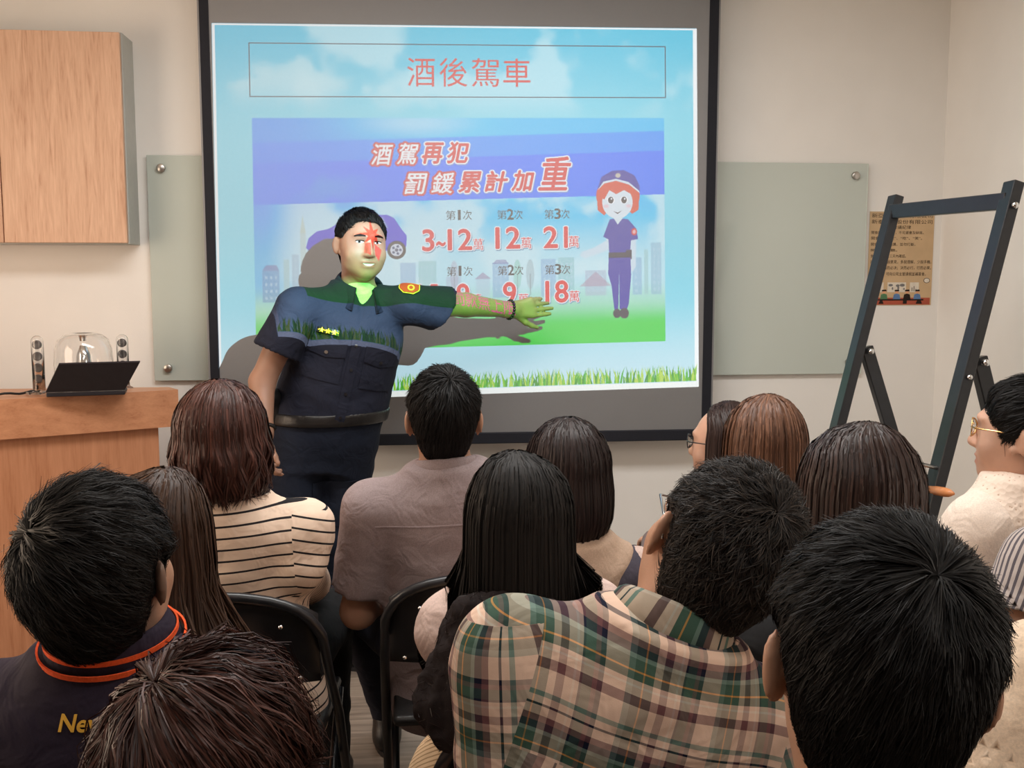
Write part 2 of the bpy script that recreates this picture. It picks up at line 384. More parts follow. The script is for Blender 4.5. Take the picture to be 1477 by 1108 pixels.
# ------------------------------------------------------------------ the slide thrown by the projector
def homography(src, dst):
    A = []
    for (x, y), (u, v) in zip(src, dst):
        A.append([x, y, 1, 0, 0, 0, -u*x, -u*y, -u]); A.append([0, 0, 0, x, y, 1, -v*x, -v*y, -v])
    return np.linalg.svd(np.array(A))[2][-1].reshape(3, 3)
SW, SH = 1500, 1160
# authoring coordinates of the slide: 703 x 545 units with origin at (305, 33)
class Slide:
    def __init__(s):
        s.k = 2.13; s.img = np.zeros((SH, SW, 3), np.float32)
        yy, xx = np.mgrid[0:SH, 0:SW]; s.X = 305+xx/s.k; s.Y = 33+yy/s.k
    def c(s, rgb): return np.array(lin(*rgb), np.float32)
    def put(s, mask, rgb, a=1.0, win=None):
        w = win or (slice(0, SH), slice(0, SW))
        m = (mask.astype(np.float32)*a)[..., None]; s.img[w] = s.img[w]*(1-m)+s.c(rgb)*m
    def win(s, x0, y0, x1, y1):
        f = lambda v, o, n: int(min(max((v-o)*s.k, 0), n))
        return (slice(f(y0-1, 33, SH), f(y1+2, 33, SH)), slice(f(x0-1, 305, SW), f(x1+2, 305, SW)))
    def poly_mask(s, pts):
        p = np.array(pts, float); wn = s.win(*p.min(0), *p.max(0)); X = s.X[wn]; Y = s.Y[wn]; ins = np.zeros(X.shape, bool)
        for i in range(len(p)):
            (ax, ay), (bx, by) = p[i], p[(i+1) % len(p)]
            if ay == by: continue
            cnd = ((ay > Y) != (by > Y)) & (X < (bx-ax)*(Y-ay)/(by-ay)+ax); ins ^= cnd
        return ins, wn
    def poly(s, pts, rgb, a=1.0): m, wn = s.poly_mask(pts); s.put(m, rgb, a, wn)
    def ell(s, cx, cy, rx, ry, rgb, a=1.0):
        wn = s.win(cx-rx, cy-ry, cx+rx, cy+ry); s.put(((s.X[wn]-cx)/rx)**2+((s.Y[wn]-cy)/ry)**2 < 1, rgb, a, wn)
    def rect(s, x0, y0, x1, y1, rgb, a=1.0):
        wn = s.win(x0, y0, x1, y1); X, Y = s.X[wn], s.Y[wn]; s.put((X > x0) & (X < x1) & (Y > y0) & (Y < y1), rgb, a, wn)
    def text(s, t, x0, y0, x1, y1, rgb, bold=0.0, outline=None, ow=1.6, shear=0.0, shadow=None):
        V, T = text_tris(t, 1.0, 0, shear); lo = V.min(0); hi = V.max(0)
        pad = 6; wn = s.win(x0-pad, y0-pad, x1+pad, y1+pad); oy, ox = wn[0].start, wn[1].start
        P = np.empty_like(V); P[:, 0] = x0+(V[:, 0]-lo[0])/(hi[0]-lo[0])*(x1-x0); P[:, 1] = y1-(V[:, 1]-lo[1])/(hi[1]-lo[1])*(y1-y0)
        P = (P-[305, 33])*s.k-[ox, oy]; M = np.zeros((wn[0].stop-oy, wn[1].stop-ox), bool)
        for t3 in P[T]:
            a, b, c = t3; bx0, by0 = np.floor(t3.min(0)).astype(int); bx1, by1 = np.ceil(t3.max(0)).astype(int)+1
            X, Y = np.meshgrid(np.arange(bx0, bx1), np.arange(by0, by1))
            e = lambda p, q: (q[0]-p[0])*(Y-p[1])-(q[1]-p[1])*(X-p[0])
            w0, w1, w2 = e(a, b), e(b, c), e(c, a)
            M[by0:by1, bx0:bx1] |= ((w0 >= 0) & (w1 >= 0) & (w2 >= 0)) | ((w0 <= 0) & (w1 <= 0) & (w2 <= 0))
        if bold: M = s.grow(M, bold)
        if outline:
            G = s.grow(M, ow)
            if shadow: s.put(np.roll(G, (int(1.5*s.k), int(1.2*s.k)), (0, 1)), shadow, 1, wn)
            s.put(G, outline, 1, wn)
        s.put(M, rgb, 1, wn)
    def grow(s, M, r):
        R = r*s.k; n = int(R); O = M.copy(); h, w = M.shape
        for dy in range(-n, n+1):
            for dx in range(-n, n+1):
                if dx*dx+dy*dy <= R*R: O[max(dy, 0):h+min(dy, 0), max(dx, 0):w+min(dx, 0)] |= M[max(-dy, 0):h+min(-dy, 0), max(-dx, 0):w+min(-dx, 0)]
        return O
    def noise(s, sc, seed, octv=4):
        r = np.random.default_rng(seed); out = np.zeros((SH, SW), np.float32); amp = 1.0
        for o in range(octv):
            n = int(703/sc*2**o)+3; m = int(545/sc*2**o)+3; g = r.random((m, n)).astype(np.float32)
            fx = (s.X-305)/sc*2**o; fy = (s.Y-33)/sc*2**o; ix = fx.astype(int).clip(0, n-2); iy = fy.astype(int).clip(0, m-2)
            tx = fx-ix; ty = fy-iy; tx = tx*tx*(3-2*tx); ty = ty*ty*(3-2*ty)
            out += amp*((g[iy, ix]*(1-tx)+g[iy, ix+1]*tx)*(1-ty)+(g[iy+1, ix]*(1-tx)+g[iy+1, ix+1]*tx)*ty); amp *= .5
        return out/1.9
def sstep(a, b, x): t = np.clip((x-a)/(b-a), 0, 1); return t*t*(3-2*t)
def paint_slide():
    s = Slide(); X, Y = s.X, s.Y
    t = sstep(33, 200, Y)[..., None]; t2 = sstep(420, 560, Y)[..., None]
    s.img = (s.c((112, 210, 236))*(1-t)+s.c((150, 226, 242))*t)*(1-t2)+s.c((206, 238, 246))*t2
    cl = s.noise(95, 3); m = sstep(.47, .62, cl)*(1-sstep(120, 185, Y))*.75; s.put(m, (200, 240, 248))
    cl = np.maximum(1-np.hypot((X-420)/95, (Y-118)/46), 1-np.hypot((X-370)/60, (Y-135)/40))+(s.noise(30, 9)-.5)*.9
    s.put(sstep(.1, .5, cl)*.7*(1-sstep(110, 165, Y)), (204, 240, 246))
    s.rect(305, 33, 309, 600, (250, 255, 255)); s.rect(1003, 33, 1010, 600, (250, 255, 255)); s.rect(305, 33, 1010, 35.5, (250, 255, 255)); s.rect(305, 569, 1010, 580, (250, 255, 250))
    for a in [(355, 60, 961, 61.3), (355, 136.5, 961, 138), (355, 60, 356.3, 138), (959.7, 60, 961, 138)]: s.rect(*a, (40, 96, 112))
    for i, ch in enumerate('酒後駕車'): s.text(ch, 578+46.5*i, 80, 578+46.5*i+40, 122, (226, 0, 10), .3)
    # the picture inside the slide
    IN = (X > 358) & (X < 958) & (Y > 168) & (Y < 506)
    base = s.img.copy()
    tx = sstep(358, 700, X)[..., None]; sky = s.c((30, 176, 252))*(1-tx)+s.c((70, 206, 250))*tx
    td = sstep(285, 390, Y)[..., None]; low = s.c((196, 236, 246)); lowl = s.c((120, 200, 240)); lw = lowl*(1-sstep(358, 470, X)[..., None])+low*sstep(358, 470, X)[..., None]
    pic = sky*(1-td)+lw*td
    tg = sstep(405, 450, Y)[..., None]; pic = pic*(1-tg)+s.c((176, 230, 206))*tg
    tg = sstep(440, 478, Y)[..., None]; pic = pic*(1-tg)+s.c((108, 222, 112))*tg
    s.img = np.where(IN[..., None], pic, s.img)
    hl = np.exp(-(((X-590)/90)**2+((Y-175)/22)**2)); s.put(hl*.7*IN, (200, 236, 250))
    sl = -(X-358)*.028
    b1 = IN & (Y > 204+sl) & (Y < 236+sl); s.put(b1*.75, (0, 160, 255))
    b2 = IN & (Y > 234+sl) & (Y < 293+sl*.6); s.put(b2*(.92-.3*(1-sstep(358, 520, X))), (0, 142, 255))
    cl = s.noise(60, 12); m = IN*(Y > 293+sl*.6)*sstep(.35, .6, cl)*sstep(370, 430, X)*(1-sstep(400, 440, Y)); s.put(m*.8, (214, 242, 248))
    m = IN*(Y > 250)*sstep(.45, .6, s.noise(40, 21))*np.exp(-(((X-460)/60)**2+((Y-268)/26)**2)); s.put(m*.5, (150, 180, 240))
    for x0, y0, x1, rgb in [(368, 388, 392, (126, 160, 200)), (410, 365, 420, (170, 196, 214)), (422, 330, 430, (196, 214, 206)), (398, 372, 406, (180, 210, 206)), (564, 380, 586, (158, 190, 222)), (590, 378, 616, (166, 210, 210)), (630, 402, 652, (186, 200, 218)), (698, 382, 722, (150, 186, 220)), (770, 378, 792, (156, 188, 222)), (796, 376, 820, (160, 206, 208)), (836, 396, 868, (186, 196, 214)), (908, 378, 922, (156, 190, 220)), (936, 356, 952, (160, 196, 216)), (926, 366, 932, (170, 208, 206))]:
        s.rect(x0, y0, x1, 434, rgb, .6)
        for wx in np.arange(x0+4, x1-4, 7):
            for wy in np.arange(y0+8, 428, 10): s.rect(wx, wy, wx+3, wy+4, (196, 226, 240), .6)
    s.poly([(368, 388), (374, 380), (388, 380), (392, 388)], (136, 120, 170), .6); s.poly([(698, 384), (704, 378), (718, 378), (722, 384)], (150, 140, 186), .6); s.poly([(422, 334), (426, 308), (430, 334)], (200, 214, 196), .7)
    s.poly([(672, 406), (684, 396), (696, 406)], (176, 160, 186), .7); s.rect(674, 406, 694, 432, (190, 214, 228), .6); s.poly([(828, 420), (852, 398), (876, 420)], (190, 150, 168), .5)
    for tx_, col in [(754, (176, 196, 200)), (735, (156, 214, 196)), (642, (190, 190, 206))]: s.ell(tx_, 400, 6, 22, col, .6); s.rect(tx_-.8, 400, tx_+.8, 432, (150, 160, 160), .5)
    # car
    s.poly([(430, 356), (434, 342), (446, 332), (462, 329), (484, 316), (512, 310), (546, 309), (556, 314), (566, 330), (574, 340), (573, 356), (566, 362), (436, 362)], (60, 92, 220))
    s.poly([(468, 329), (486, 318), (502, 315), (502, 329)], (176, 196, 232)); s.poly([(506, 314.5), (540, 313), (548, 329), (506, 329)], (150, 170, 220)); s.rect(440, 342, 560, 344, (110, 116, 214))
    for cx in (456, 559):
        s.ell(cx, 361, 13.5, 13.5, (58, 60, 76)); s.ell(cx, 361, 9, 9, (214, 222, 232)); s.ell(cx, 361, 2.5, 2.5, (120, 124, 140))
        for k in range(5): a = k*1.2566; s.ell(cx+5.5*math.cos(a), 361+5.5*math.sin(a), 2, 2, (120, 128, 150))
    # collision burst below the car and two striped shards
    bx, by = 467, 402
    pts = []
    for k in range(16):
        a = -math.pi/2+k*math.pi/8; r = (30 if k % 4 == 0 else 20) if k % 2 == 0 else 8.5; pts.append((bx+r*.95*math.cos(a), by+r*math.sin(a)))
    s.poly(pts, (240, 30, 44)); s.poly([(bx+4, by+12), (bx+17, by+20), (bx+12, by+38), (bx+5, by+30)], (226, 130, 150)); s.poly([(bx-12, by+14), (bx-4, by+14), (bx-6, by+36), (bx-14, by+30)], (214, 110, 110))
    # headline rows
    def bold(ch, x0, y0, x1, y1, inv):
        if inv: s.text(ch, x0, y0, x1, y1, (244, 250, 252), .5, (220, 0, 36), 3.2, .22)
        else: s.text(ch, x0, y0, x1, y1, (226, 0, 26), 1.0, (238, 246, 252), 2.0, .22, (150, 170, 220))
    for i, ch in enumerate('酒駕再犯'): bold(ch, 525+36.5*i, 206-i*.8, 525+36.5*i+31, 236-i*.8, i < 2)
    for i, ch in enumerate('罰鍰累計加'): bold(ch, 572+39*i, 249-i*.8, 572+39*i+33, 279-i*.8, i < 2)
    bold('重', 768, 226, 816, 275, False)
    ink = (66, 82, 98); red = (232, 0, 20); wt = (240, 248, 252); gy = (140, 168, 190)
    for yb in (303, 386):
        for i, cx in enumerate((650, 725, 795)):
            s.text('第', cx-19, yb+1, cx-5, yb+15, ink); s.text('123'[i], cx-4 if i else cx-1.6, yb, cx+5 if i else cx+2.6, yb+15, ink, .5 if i else .35); s.text('次', cx+6, yb+1, cx+19, yb+15, ink)
    def num(t, x0, y0, x1, y1): s.text(t, x0, y0, x1, y1, red, 1.0, wt, 1.6, 0, gy)
    def wan(x0, y1): s.text('萬', x0, y1-17, x0+15, y1, red, 0, wt, 1.2, 0, gy)
    num('3', 597, 332, 613, 363); num('~', 617, 350, 629, 356); num('12', 634, 332, 668, 362); wan(670, 363)
    num('12', 704, 330, 739, 361); wan(741, 362); num('21', 775, 330, 810, 361); wan(812, 361)
    num('1.5', 590, 413, 618, 444); num('~', 622, 431, 633, 437); num('9', 646, 413, 663, 444); wan(666, 445)
    num('9', 714, 412, 732, 446); wan(736, 446); num('18', 777, 411, 810, 443); wan(812, 443)
    for i, ch in enumerate('罰款無上限'): s.text(ch, 603+22.3*i, 467, 603+22.3*i+20, 491, (215, 10, 235))
    # generic officer figure
    ol = (50, 56, 110)
    s.poly([(872, 330), (868, 352), (850, 362), (832, 368), (828, 374), (836, 378), (856, 372), (876, 364), (884, 350)], (214, 232, 242)); s.poly([(905, 348), (914, 350), (913, 392), (908, 400), (903, 392)], (214, 232, 242))
    s.poly([(874, 320), (886, 318), (902, 320), (914, 334), (917, 350), (906, 352), (904, 378), (873, 378), (872, 350), (864, 346)], (62, 70, 178)); s.rect(872, 370, 905, 378, (58, 70, 110)); s.rect(898, 366, 907, 380, (70, 84, 110))
    s.poly([(872, 378), (905, 378), (906, 404), (902, 448), (899, 456), (888, 456), (888, 392), (886, 456), (880, 456), (876, 420), (871, 402)], (64, 70, 180)); s.ell(884, 462, 6, 7, (66, 60, 110)); s.ell(895, 462, 7, 8, (66, 60, 110))
    s.ell(887, 284, 33, 30, (226, 120, 80)); s.poly([(855, 284), (856, 306), (866, 314), (876, 300)], (226, 120, 80)); s.poly([(919, 284), (918, 306), (908, 312), (898, 300)], (226, 120, 80))
    s.ell(886, 294, 23, 25, (226, 238, 244)); s.poly([(861, 286), (868, 268), (892, 266), (912, 278), (910, 284), (896, 276), (884, 282), (874, 276), (866, 290)], (226, 120, 80)); s.poly([(880, 318), (886, 328), (894, 318)], (222, 236, 242))
    s.poly([(856, 274), (862, 256), (878, 247), (896, 246), (912, 254), (920, 270), (920, 280), (904, 268), (884, 262), (866, 266)], (58, 68, 176)); s.poly([(856, 276), (866, 266), (884, 262), (904, 268), (920, 281), (919, 277), (903, 264), (884, 259), (865, 263)], (220, 234, 244)); s.ell(887, 254, 4, 3.5, (206, 200, 190))
    for ex in (876, 896): s.ell(ex, 291, 6, 5.5, (250, 252, 254)); s.ell(ex, 291, 4.2, 5, (56, 48, 70)); s.ell(ex+1, 289, 1.2, 1.4, (240, 244, 250))
    s.poly([(879, 307), (886, 310), (894, 306), (886, 312)], (120, 60, 80)); s.ell(869, 300, 4, 2.5, (240, 196, 206), .7); s.ell(903, 300, 4, 2.5, (240, 196, 206), .7); s.ell(911, 339, 4.5, 5.5, (224, 70, 80)); s.ell(911, 339, 2.4, 3, (240, 190, 190))
    # grass along the bottom
    r = np.random.default_rng(5)
    for i in range(620):
        gx = 306+r.random()*698; h = 10+r.random()*17; d = (r.random()-.5)*14; wv = 1.0+r.random()*.8; y0 = 568
        colr = [(120, 196, 60), (160, 214, 90), (84, 170, 56), (196, 226, 120)][r.integers(4)]
        s.poly([(gx-wv, y0), (gx+wv, y0), (gx+d*.4+wv*.7, y0-h*.6), (gx+d, y0-h), (gx+d*.4-wv*.6, y0-h*.6)], colr)
    return s.img
SLIDE_PX = [(305, 33), (1005, 41), (1008, 558), (316, 581)]
YS = 4.0
SLIDE3 = [atY(x, y, YS) for x, y in SLIDE_PX]
def projector():
    img = np.maximum(paint_slide()-SCREEN_AMB, 0)
    # slide colours scaled against falloff, edges and bottom brightened against the screen's hot spot
    Hs = homography([(0, 0), (1, 0), (1, 1), (0, 1)], [(p[0], p[2]) for p in SLIDE3])
    vv, uu = np.mgrid[0:SH, 0:SW]; uu = (uu+.5)/SW; vv = (vv+.5)/SH
    q = np.stack([uu, vv, np.ones_like(uu)], -1)@Hs.T; wx = q[..., 0]/q[..., 2]; wz = q[..., 1]/q[..., 2]
    d = np.stack([wx-PROJ[0], np.full_like(wx, YS-PROJ[1]), wz-PROJ[2]], -1); r2 = (d**2).sum(-1)
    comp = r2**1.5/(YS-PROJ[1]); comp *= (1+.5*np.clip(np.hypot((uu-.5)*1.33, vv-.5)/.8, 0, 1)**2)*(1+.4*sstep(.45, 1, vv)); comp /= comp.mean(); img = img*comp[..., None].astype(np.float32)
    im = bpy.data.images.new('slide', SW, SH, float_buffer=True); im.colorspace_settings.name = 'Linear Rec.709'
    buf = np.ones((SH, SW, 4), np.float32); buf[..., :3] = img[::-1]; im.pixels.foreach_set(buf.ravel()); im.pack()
    l = bpy.data.lights.new('projector_light', 'SPOT'); l.energy = PROJ_POWER; l.spot_size = math.radians(75); l.spot_blend = 0; l.shadow_soft_size = 0.0
    o = bpy.data.objects.new('projector_light', l); COL.objects.link(o); o.location = PROJ
    ctr = sum(SLIDE3)/4
    R = (Vector(ctr)-Vector(PROJ)).to_track_quat('-Z', 'Y').to_matrix(); o.rotation_euler = R.to_euler()
    # light direction (local) -> screen plane -> slide uv, as one 3x3 projective map
    Hi = np.linalg.inv(Hs); Rm = np.array(R); px, py, pz = PROJ; D = YS-py
    # dir n (world) hits screen at X = px + n.x/n.y*D, Z = pz + n.z/n.y*D -> homogeneous (px*ny + D nx, pz*ny + D nz, ny)
    A = np.array([[D, px, 0], [0, pz, D], [0, 1, 0]]); Mm = Hi@A@Rm
    l.use_nodes = True; nt = l.node_tree; L = nt.links; em = nt.nodes['Emission']
    tc = nd(nt, 'ShaderNodeTexCoord'); neg = nd(nt, 'ShaderNodeVectorMath', operation='SCALE'); neg.inputs['Scale'].default_value = 1.0
    L.new(tc.outputs['Normal'], neg.inputs[0]); dots = []
    for rrow in Mm:
        v = nd(nt, 'ShaderNodeVectorMath', operation='DOT_PRODUCT'); v.inputs[1].default_value = tuple(rrow); L.new(neg.outputs[0], v.inputs[0]); dots.append(v.outputs['Value'])
    cb = nd(nt, 'ShaderNodeCombineXYZ')
    for i in (0, 1):
        dv = nd(nt, 'ShaderNodeMath', operation='DIVIDE'); L.new(dots[i], dv.inputs[0]); L.new(dots[2], dv.inputs[1])
        if i == 1:
            sb = nd(nt, 'ShaderNodeMath', operation='SUBTRACT'); sb.inputs[0].default_value = 1; L.new(dv.outputs[0], sb.inputs[1]); L.new(sb.outputs[0], cb.inputs[1])
        else: L.new(dv.outputs[0], cb.inputs[0])
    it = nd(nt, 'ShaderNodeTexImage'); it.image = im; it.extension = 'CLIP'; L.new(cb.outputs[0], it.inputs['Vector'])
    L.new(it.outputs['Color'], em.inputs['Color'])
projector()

# ------------------------------------------------------------------ projection screen, glass board, cabinet, lectern
def Rz(a): return Matrix.Rotation(a, 4, 'Z')
scr = tag(empty('projection_screen', (.233, YS, .8)), 'pull-down projection screen with black border showing a road safety slide', 'screen')
def child_box(par, name, lo, hi, mat, bev=0.0):
    o = MB().box(lo, hi, bev=bev).build(name, mat, par)
    o.matrix_parent_inverse = Matrix.Translation(-par.location) if par.rotation_euler.z == 0 else par.matrix_basis.inverted()
    return o
child_box(scr, 'fabric', (-.775, YS, .83), (1.243, YS+.003, 2.70), MAT['screen'])
child_box(scr, 'border', (-.768, YS-.002, .83), (-.733, YS, 2.62), MAT['scrborder'])
child_box(scr, 'border', (1.198, YS-.002, .83), (1.236, YS, 2.62), MAT['scrborder'])
child_box(scr, 'bottom_bar', (-.775, YS-.012, .803), (1.243, YS+.012, .848), MAT['scrborder'], .004)
child_box(scr, 'border', (-.768, YS-.002, 2.60), (1.236, YS, 2.64), MAT['scrborder'])
child_box(scr, 'case', (-.85, YS-.04, 2.66), (1.32, YS+.06, 2.76), MAT['white'], .01)
gb = tag(empty('glass_board', (.455, YW, 1.06)), 'long pale green glass writing board fixed to wall behind the screen', 'board')
child_box(gb, 'pane', (-1.0, YW-.022, 1.062), (1.912, YW-.014, 1.94), MAT['board'], .002)
child_box(gb, 'edge', (1.909, YW-.0225, 1.062), (1.9135, YW-.0135, 1.94), MAT['boardedge'])
for px_, pz_ in [(-.945, 1.89), (-.945, 1.112), (1.857, 1.89), (1.857, 1.112)]:
    M = Matrix.Translation((px_, YW-.002, pz_))@Matrix.Rotation(math.pi/2, 4, 'X')
    p = MB().lathe([(0, .034), (.014, .034), (.0165, .032), (.0165, .022), (.010, .022), (.010, 0)], 20, M).build('standoff', MAT['steel'], gb, True)
    p.matrix_parent_inverse = Matrix.Translation(-gb.location)
# wall cabinet
CX1, CY0 = -1.04, 3.935
zt, zb = float(atY(184, 45, CY0)[2]), float(atY(184, 352, CY0)[2])
cb_ = tag(empty('wall_cabinet', (-1.7, YW, zb)), 'pale oak wall cabinet with small round knobs above the lectern', 'cabinet')
child_box(cb_, 'body', (-2.36, CY0+.02, zb), (CX1, YW, zt), MAT['sidepanel'], .003)
for i in range(3):
    x1 = CX1-.004-i*.444; d = child_box(cb_, 'door', (x1-.44, CY0, zb+.004), (x1, CY0+.019, zt-.004), MAT['oak'], .002)
    kx = x1-.405 if i == 0 else (x1-.035 if i == 1 else x1-.405)
    M = Matrix.Translation((kx, CY0, zb+.085))@Matrix.Rotation(math.pi/2, 4, 'X')
    k = MB().lathe([(0, .024), (.006, .0235), (.0085, .020), (.0075, .015), (.004, .012), (.004, 0)], 16, M).build('knob', MAT['steel'], d, True)
    k.matrix_parent_inverse = d.matrix_parent_inverse.copy()
# lectern
lec = tag(empty('lectern', (-1.4, 3.45, 0)), 'beech laminate lectern desk with thick overhanging top at the left wall', 'lectern')
top = [(-.826, 3.70), (-.878, 3.79), (-2.05, 3.79), (-2.05, 3.10)]
o = MB().prism(top[::-1], .935, 1.068).build('top', MAT['beechx'], lec); o.matrix_parent_inverse = Matrix.Translation(-lec.location)
u = np.array([.9, .442]); n_ = np.array([.442, -.9])
bd = [(-.90, 3.70), (-.95, 3.78), (-2.03, 3.78), (-2.03, 3.145)]
o = MB().prism(bd[::-1], .0, .935).build('body', MAT['beech'], lec); o.matrix_parent_inverse = Matrix.Translation(-lec.location)
ZT = 1.068
# laptop: base + tilted lid seen from behind
def atZ(x, y, Z): d = _ray(x, y); return CAMP+d*((Z-CAMP[2])/d[2])
pBL, pBR = atZ(66, 566, ZT+.02), atZ(180, 562.5, ZT+.02)
lap = tag(empty('laptop', (*((pBL+pBR)/2)[:2], ZT)), 'dark open laptop with its lid towards the audience on the lectern', 'laptop')
ux = (pBR-pBL)/np.linalg.norm(pBR-pBL); uy = np.cross([0, 0, 1.], ux)           # uy points away from the audience
WL = np.linalg.norm(pBR-pBL)
def frame(o, a, b, c): return Matrix(((a[0], b[0], c[0], o[0]), (a[1], b[1], c[1], o[1]), (a[2], b[2], c[2], o[2]), (0, 0, 0, 1)))
Mb = frame(pBL-np.array([0, 0, .012]), ux, uy, np.array([0, 0, 1.]))
def pchild(par, mb, name, mat, smooth=False):
    o = mb.build(name, mat, par, smooth); o.matrix_parent_inverse = par.matrix_basis.inverted(); return o
SC.view_layers[0].update()
base = pchild(lap, MB().box((0, .004, -.005), (WL, .115, .009), Mb, .003), 'base', MAT['laptop'])
kb = MB()
for r_ in range(3):
    for c_ in range(12): kb.box((.02+c_*(WL-.04)/12, .03+r_*.024, .009), (.02+(c_+.86)*(WL-.04)/12, .05+r_*.024, .011), Mb)
pchild(lap, kb, 'keyboard', MAT['keys'])
tl = np.cross(ux, uy); up_l = np.array([.30*ux[0], .30*ux[1], 0])-uy*.42+np.array([0, 0, .86]); up_l -= 0
TLp = atD(85, 525.6, np.dot(pBL-CAMP, FW)-.06); TRp = atD(202, 522.4, np.dot(pBR-CAMP, FW)-.06)
nrm = np.cross(pBR-pBL, TLp-pBL); nrm /= np.linalg.norm(nrm)
V = [pBL, pBR, TRp, TLp]; V = [np.array(v) for v in V]; V += [v+nrm*.007*(1 if nrm@uy > 0 else -1) for v in V]
pchild(lap, MB().add(V, [(0, 1, 2, 3), (7, 6, 5, 4), (0, 4, 5, 1), (1, 5, 6, 2), (2, 6, 7, 3), (3, 7, 4, 0)]), 'lid', MAT['laptop'])
Vs = [v+nrm*.0005*(1 if nrm@uy > 0 else -1) for v in V[4:]]; cs = sum(Vs)/4
pchild(lap, MB().add([cs+(v-cs)*.94 for v in Vs], [(0, 1, 2, 3)]), 'display', MAT['keys'])
# desktop speakers
def stick(px, ptop, pbot, Y, label):
    b = atY(px, pbot, Y); b[2] = ZT; t = atY(px, ptop, Y); h = t[2]-ZT; r = .0205
    e = tag(empty('stick_speaker', tuple(b)), label, 'speaker', 'clear stick speakers on the lectern')
    a = np.linspace(0, math.pi/2, 7)
    prof = [(.030, .0), (.031, .004), (.022, .008), (r, .016)]+[(r*math.cos(x), h-r+r*math.sin(x)) for x in a]
    inner = [((r-.0016)*math.cos(x), h-r+(r-.0016)*math.sin(x)) for x in a[::-1]]+[(r-.0016, .016), (.001, .014)]
    MB().lathe(prof+inner, 24).build('shell', MAT['acryl'], e, True)
    for i in range(4):
        z = h-.032-i*.0415
        M = Matrix.Translation((0, -.001, z))@Matrix.Rotation(math.pi/2, 4, 'X')
        MB().lathe([(0, .004), (.007, .0035), (.013, .006), (.0160, .005), (.0160, 0), (.012, -.006), (.005, -.010), (0, -.010)], 20, M).build('driver', MAT['driver'], e, True)
    return e
stick(57, 484, 566, 3.62, 'clear stick speaker with four drivers, left of the dome speaker')
stick(179, 482, 562, 3.765, 'clear stick speaker partly behind the laptop, right of the dome speaker')
b = atY(123, 565, 3.735); b[2] = ZT
sub = tag(empty('dome_speaker', tuple(b)), 'clear acrylic dome subwoofer behind the laptop', 'speaker')
hh = float(atY(125, 480, 3.735)[2])-ZT
pr = [(.07, 0), (.088, .01), (.106, .05), (.108, .09), (.104, hh*.72), (.092, hh*.88), (.07, hh*.965), (.04, hh*.995), (.016, hh*.97), (.012, hh*.86)]
pi_ = [(.008, hh*.86), (.012, hh*.96), (.04, hh*.98), (.068, hh*.95), (.089, hh*.87), (.101, hh*.71), (.105, .09), (.103, .05), (.085, .012), (.02, .006)]
MB().lathe([(a*.93, z) for a, z in pr+pi_], 36).build('dome', MAT['acryl'], sub, True)
MB().lathe([(0, .012), (.06, .012), (.07, .02), (.05, .045), (.03, .06), (.024, hh*.6), (.012, hh*.78), (0, hh*.8)], 24).build('port', MAT['chrome'], sub, True)
cbp = [atY(-20, 572, 3.5), atY(15, 568, 3.55), atY(40, 563, 3.6), atY(57, 563, 3.62)]
pts = []
for i in range(13):
    t = i/12*3; k = min(int(t), 2); f_ = t-k; p = cbp[k]*(1-f_)+cbp[k+1]*f_; p = np.array(p); p[2] = ZT+.005+.006*math.sin(t*2)**2; pts.append(p)
tag(MB().tube(pts, .004, 8).build('speaker_cable', MAT['cable'], None, True), 'black cable lying on the lectern top', 'cable')
pts = [atZ(38+i*5, 566.5+1.5*math.sin(i*1.9), ZT+.006+.006*abs(math.sin(i))) for i in range(8)]
tag(MB().tube(pts, .0035, 8).build('tangled_cable', MAT['gcable'], None, True), 'tangled grey cable by the left stick speaker', 'cable')
pts = [np.array([-.885, 3.9+.005*i, .93-.03*i+.0*i]) + np.array([.012*math.sin(i*.5), 0, 0]) for i in range(12)]
tag(MB().tube(pts, .004, 8).build('hanging_cable', MAT['cable'], None, True), 'thin cable hanging behind the right edge of the lectern', 'cable')

# ------------------------------------------------------------------ easel frame stand
ez = tag(empty('easel_stand', (1.3, 2.7, 0)), 'black metal easel stand leaning back in the right corner', 'easel')
def beam(par, name, a, b, wx, wy, mat, side=(0, 1, 0)):
    a = np.array(a, float); b = np.array(b, float); t = b-a; L_ = np.linalg.norm(t); t /= L_
    s_ = np.array(side, float); s_ -= t*(s_@t); s_ /= np.linalg.norm(s_); q = np.cross(t, s_)
    return pchild(par, MB().box((-wx/2, -wy/2, 0), (wx/2, wy/2, L_), frame(a, s_, q, t), .003), name, mat)
T1, T1b = atD(1461, 270, 2.75), atD(1340, 735, 2.75); T2, T2b = atD(1291, 289, 3.35), atD(1212, 600, 3.35)
def floor_pt(a, b): t = a[2]/(a[2]-b[2]); return a+(b-a)*t
B1, B2 = floor_pt(T1, T1b), floor_pt(T2, T2b)
sd = (T1-T2)/np.linalg.norm(T1-T2)
beam(ez, 'post', B1, T1+(T1-B1)*.008, .05, .032, MAT['blackmetal'], sd)
beam(ez, 'post', B2, T2+(T2-B2)*.008, .05, .032, MAT['blackmetal'], sd)
off = (B1-T1)*.022
beam(ez, 'top_bar', T2+off, T1+off, .03, .046, MAT['blackmetal'], (1, 0, 0))
mid1 = T1+(B1-T1)*.72; mid2 = T2+(B2-T2)*.72
beam(ez, 'lower_bar', mid2, mid1, .03, .04, MAT['blackmetal'], (1, 0, 0))
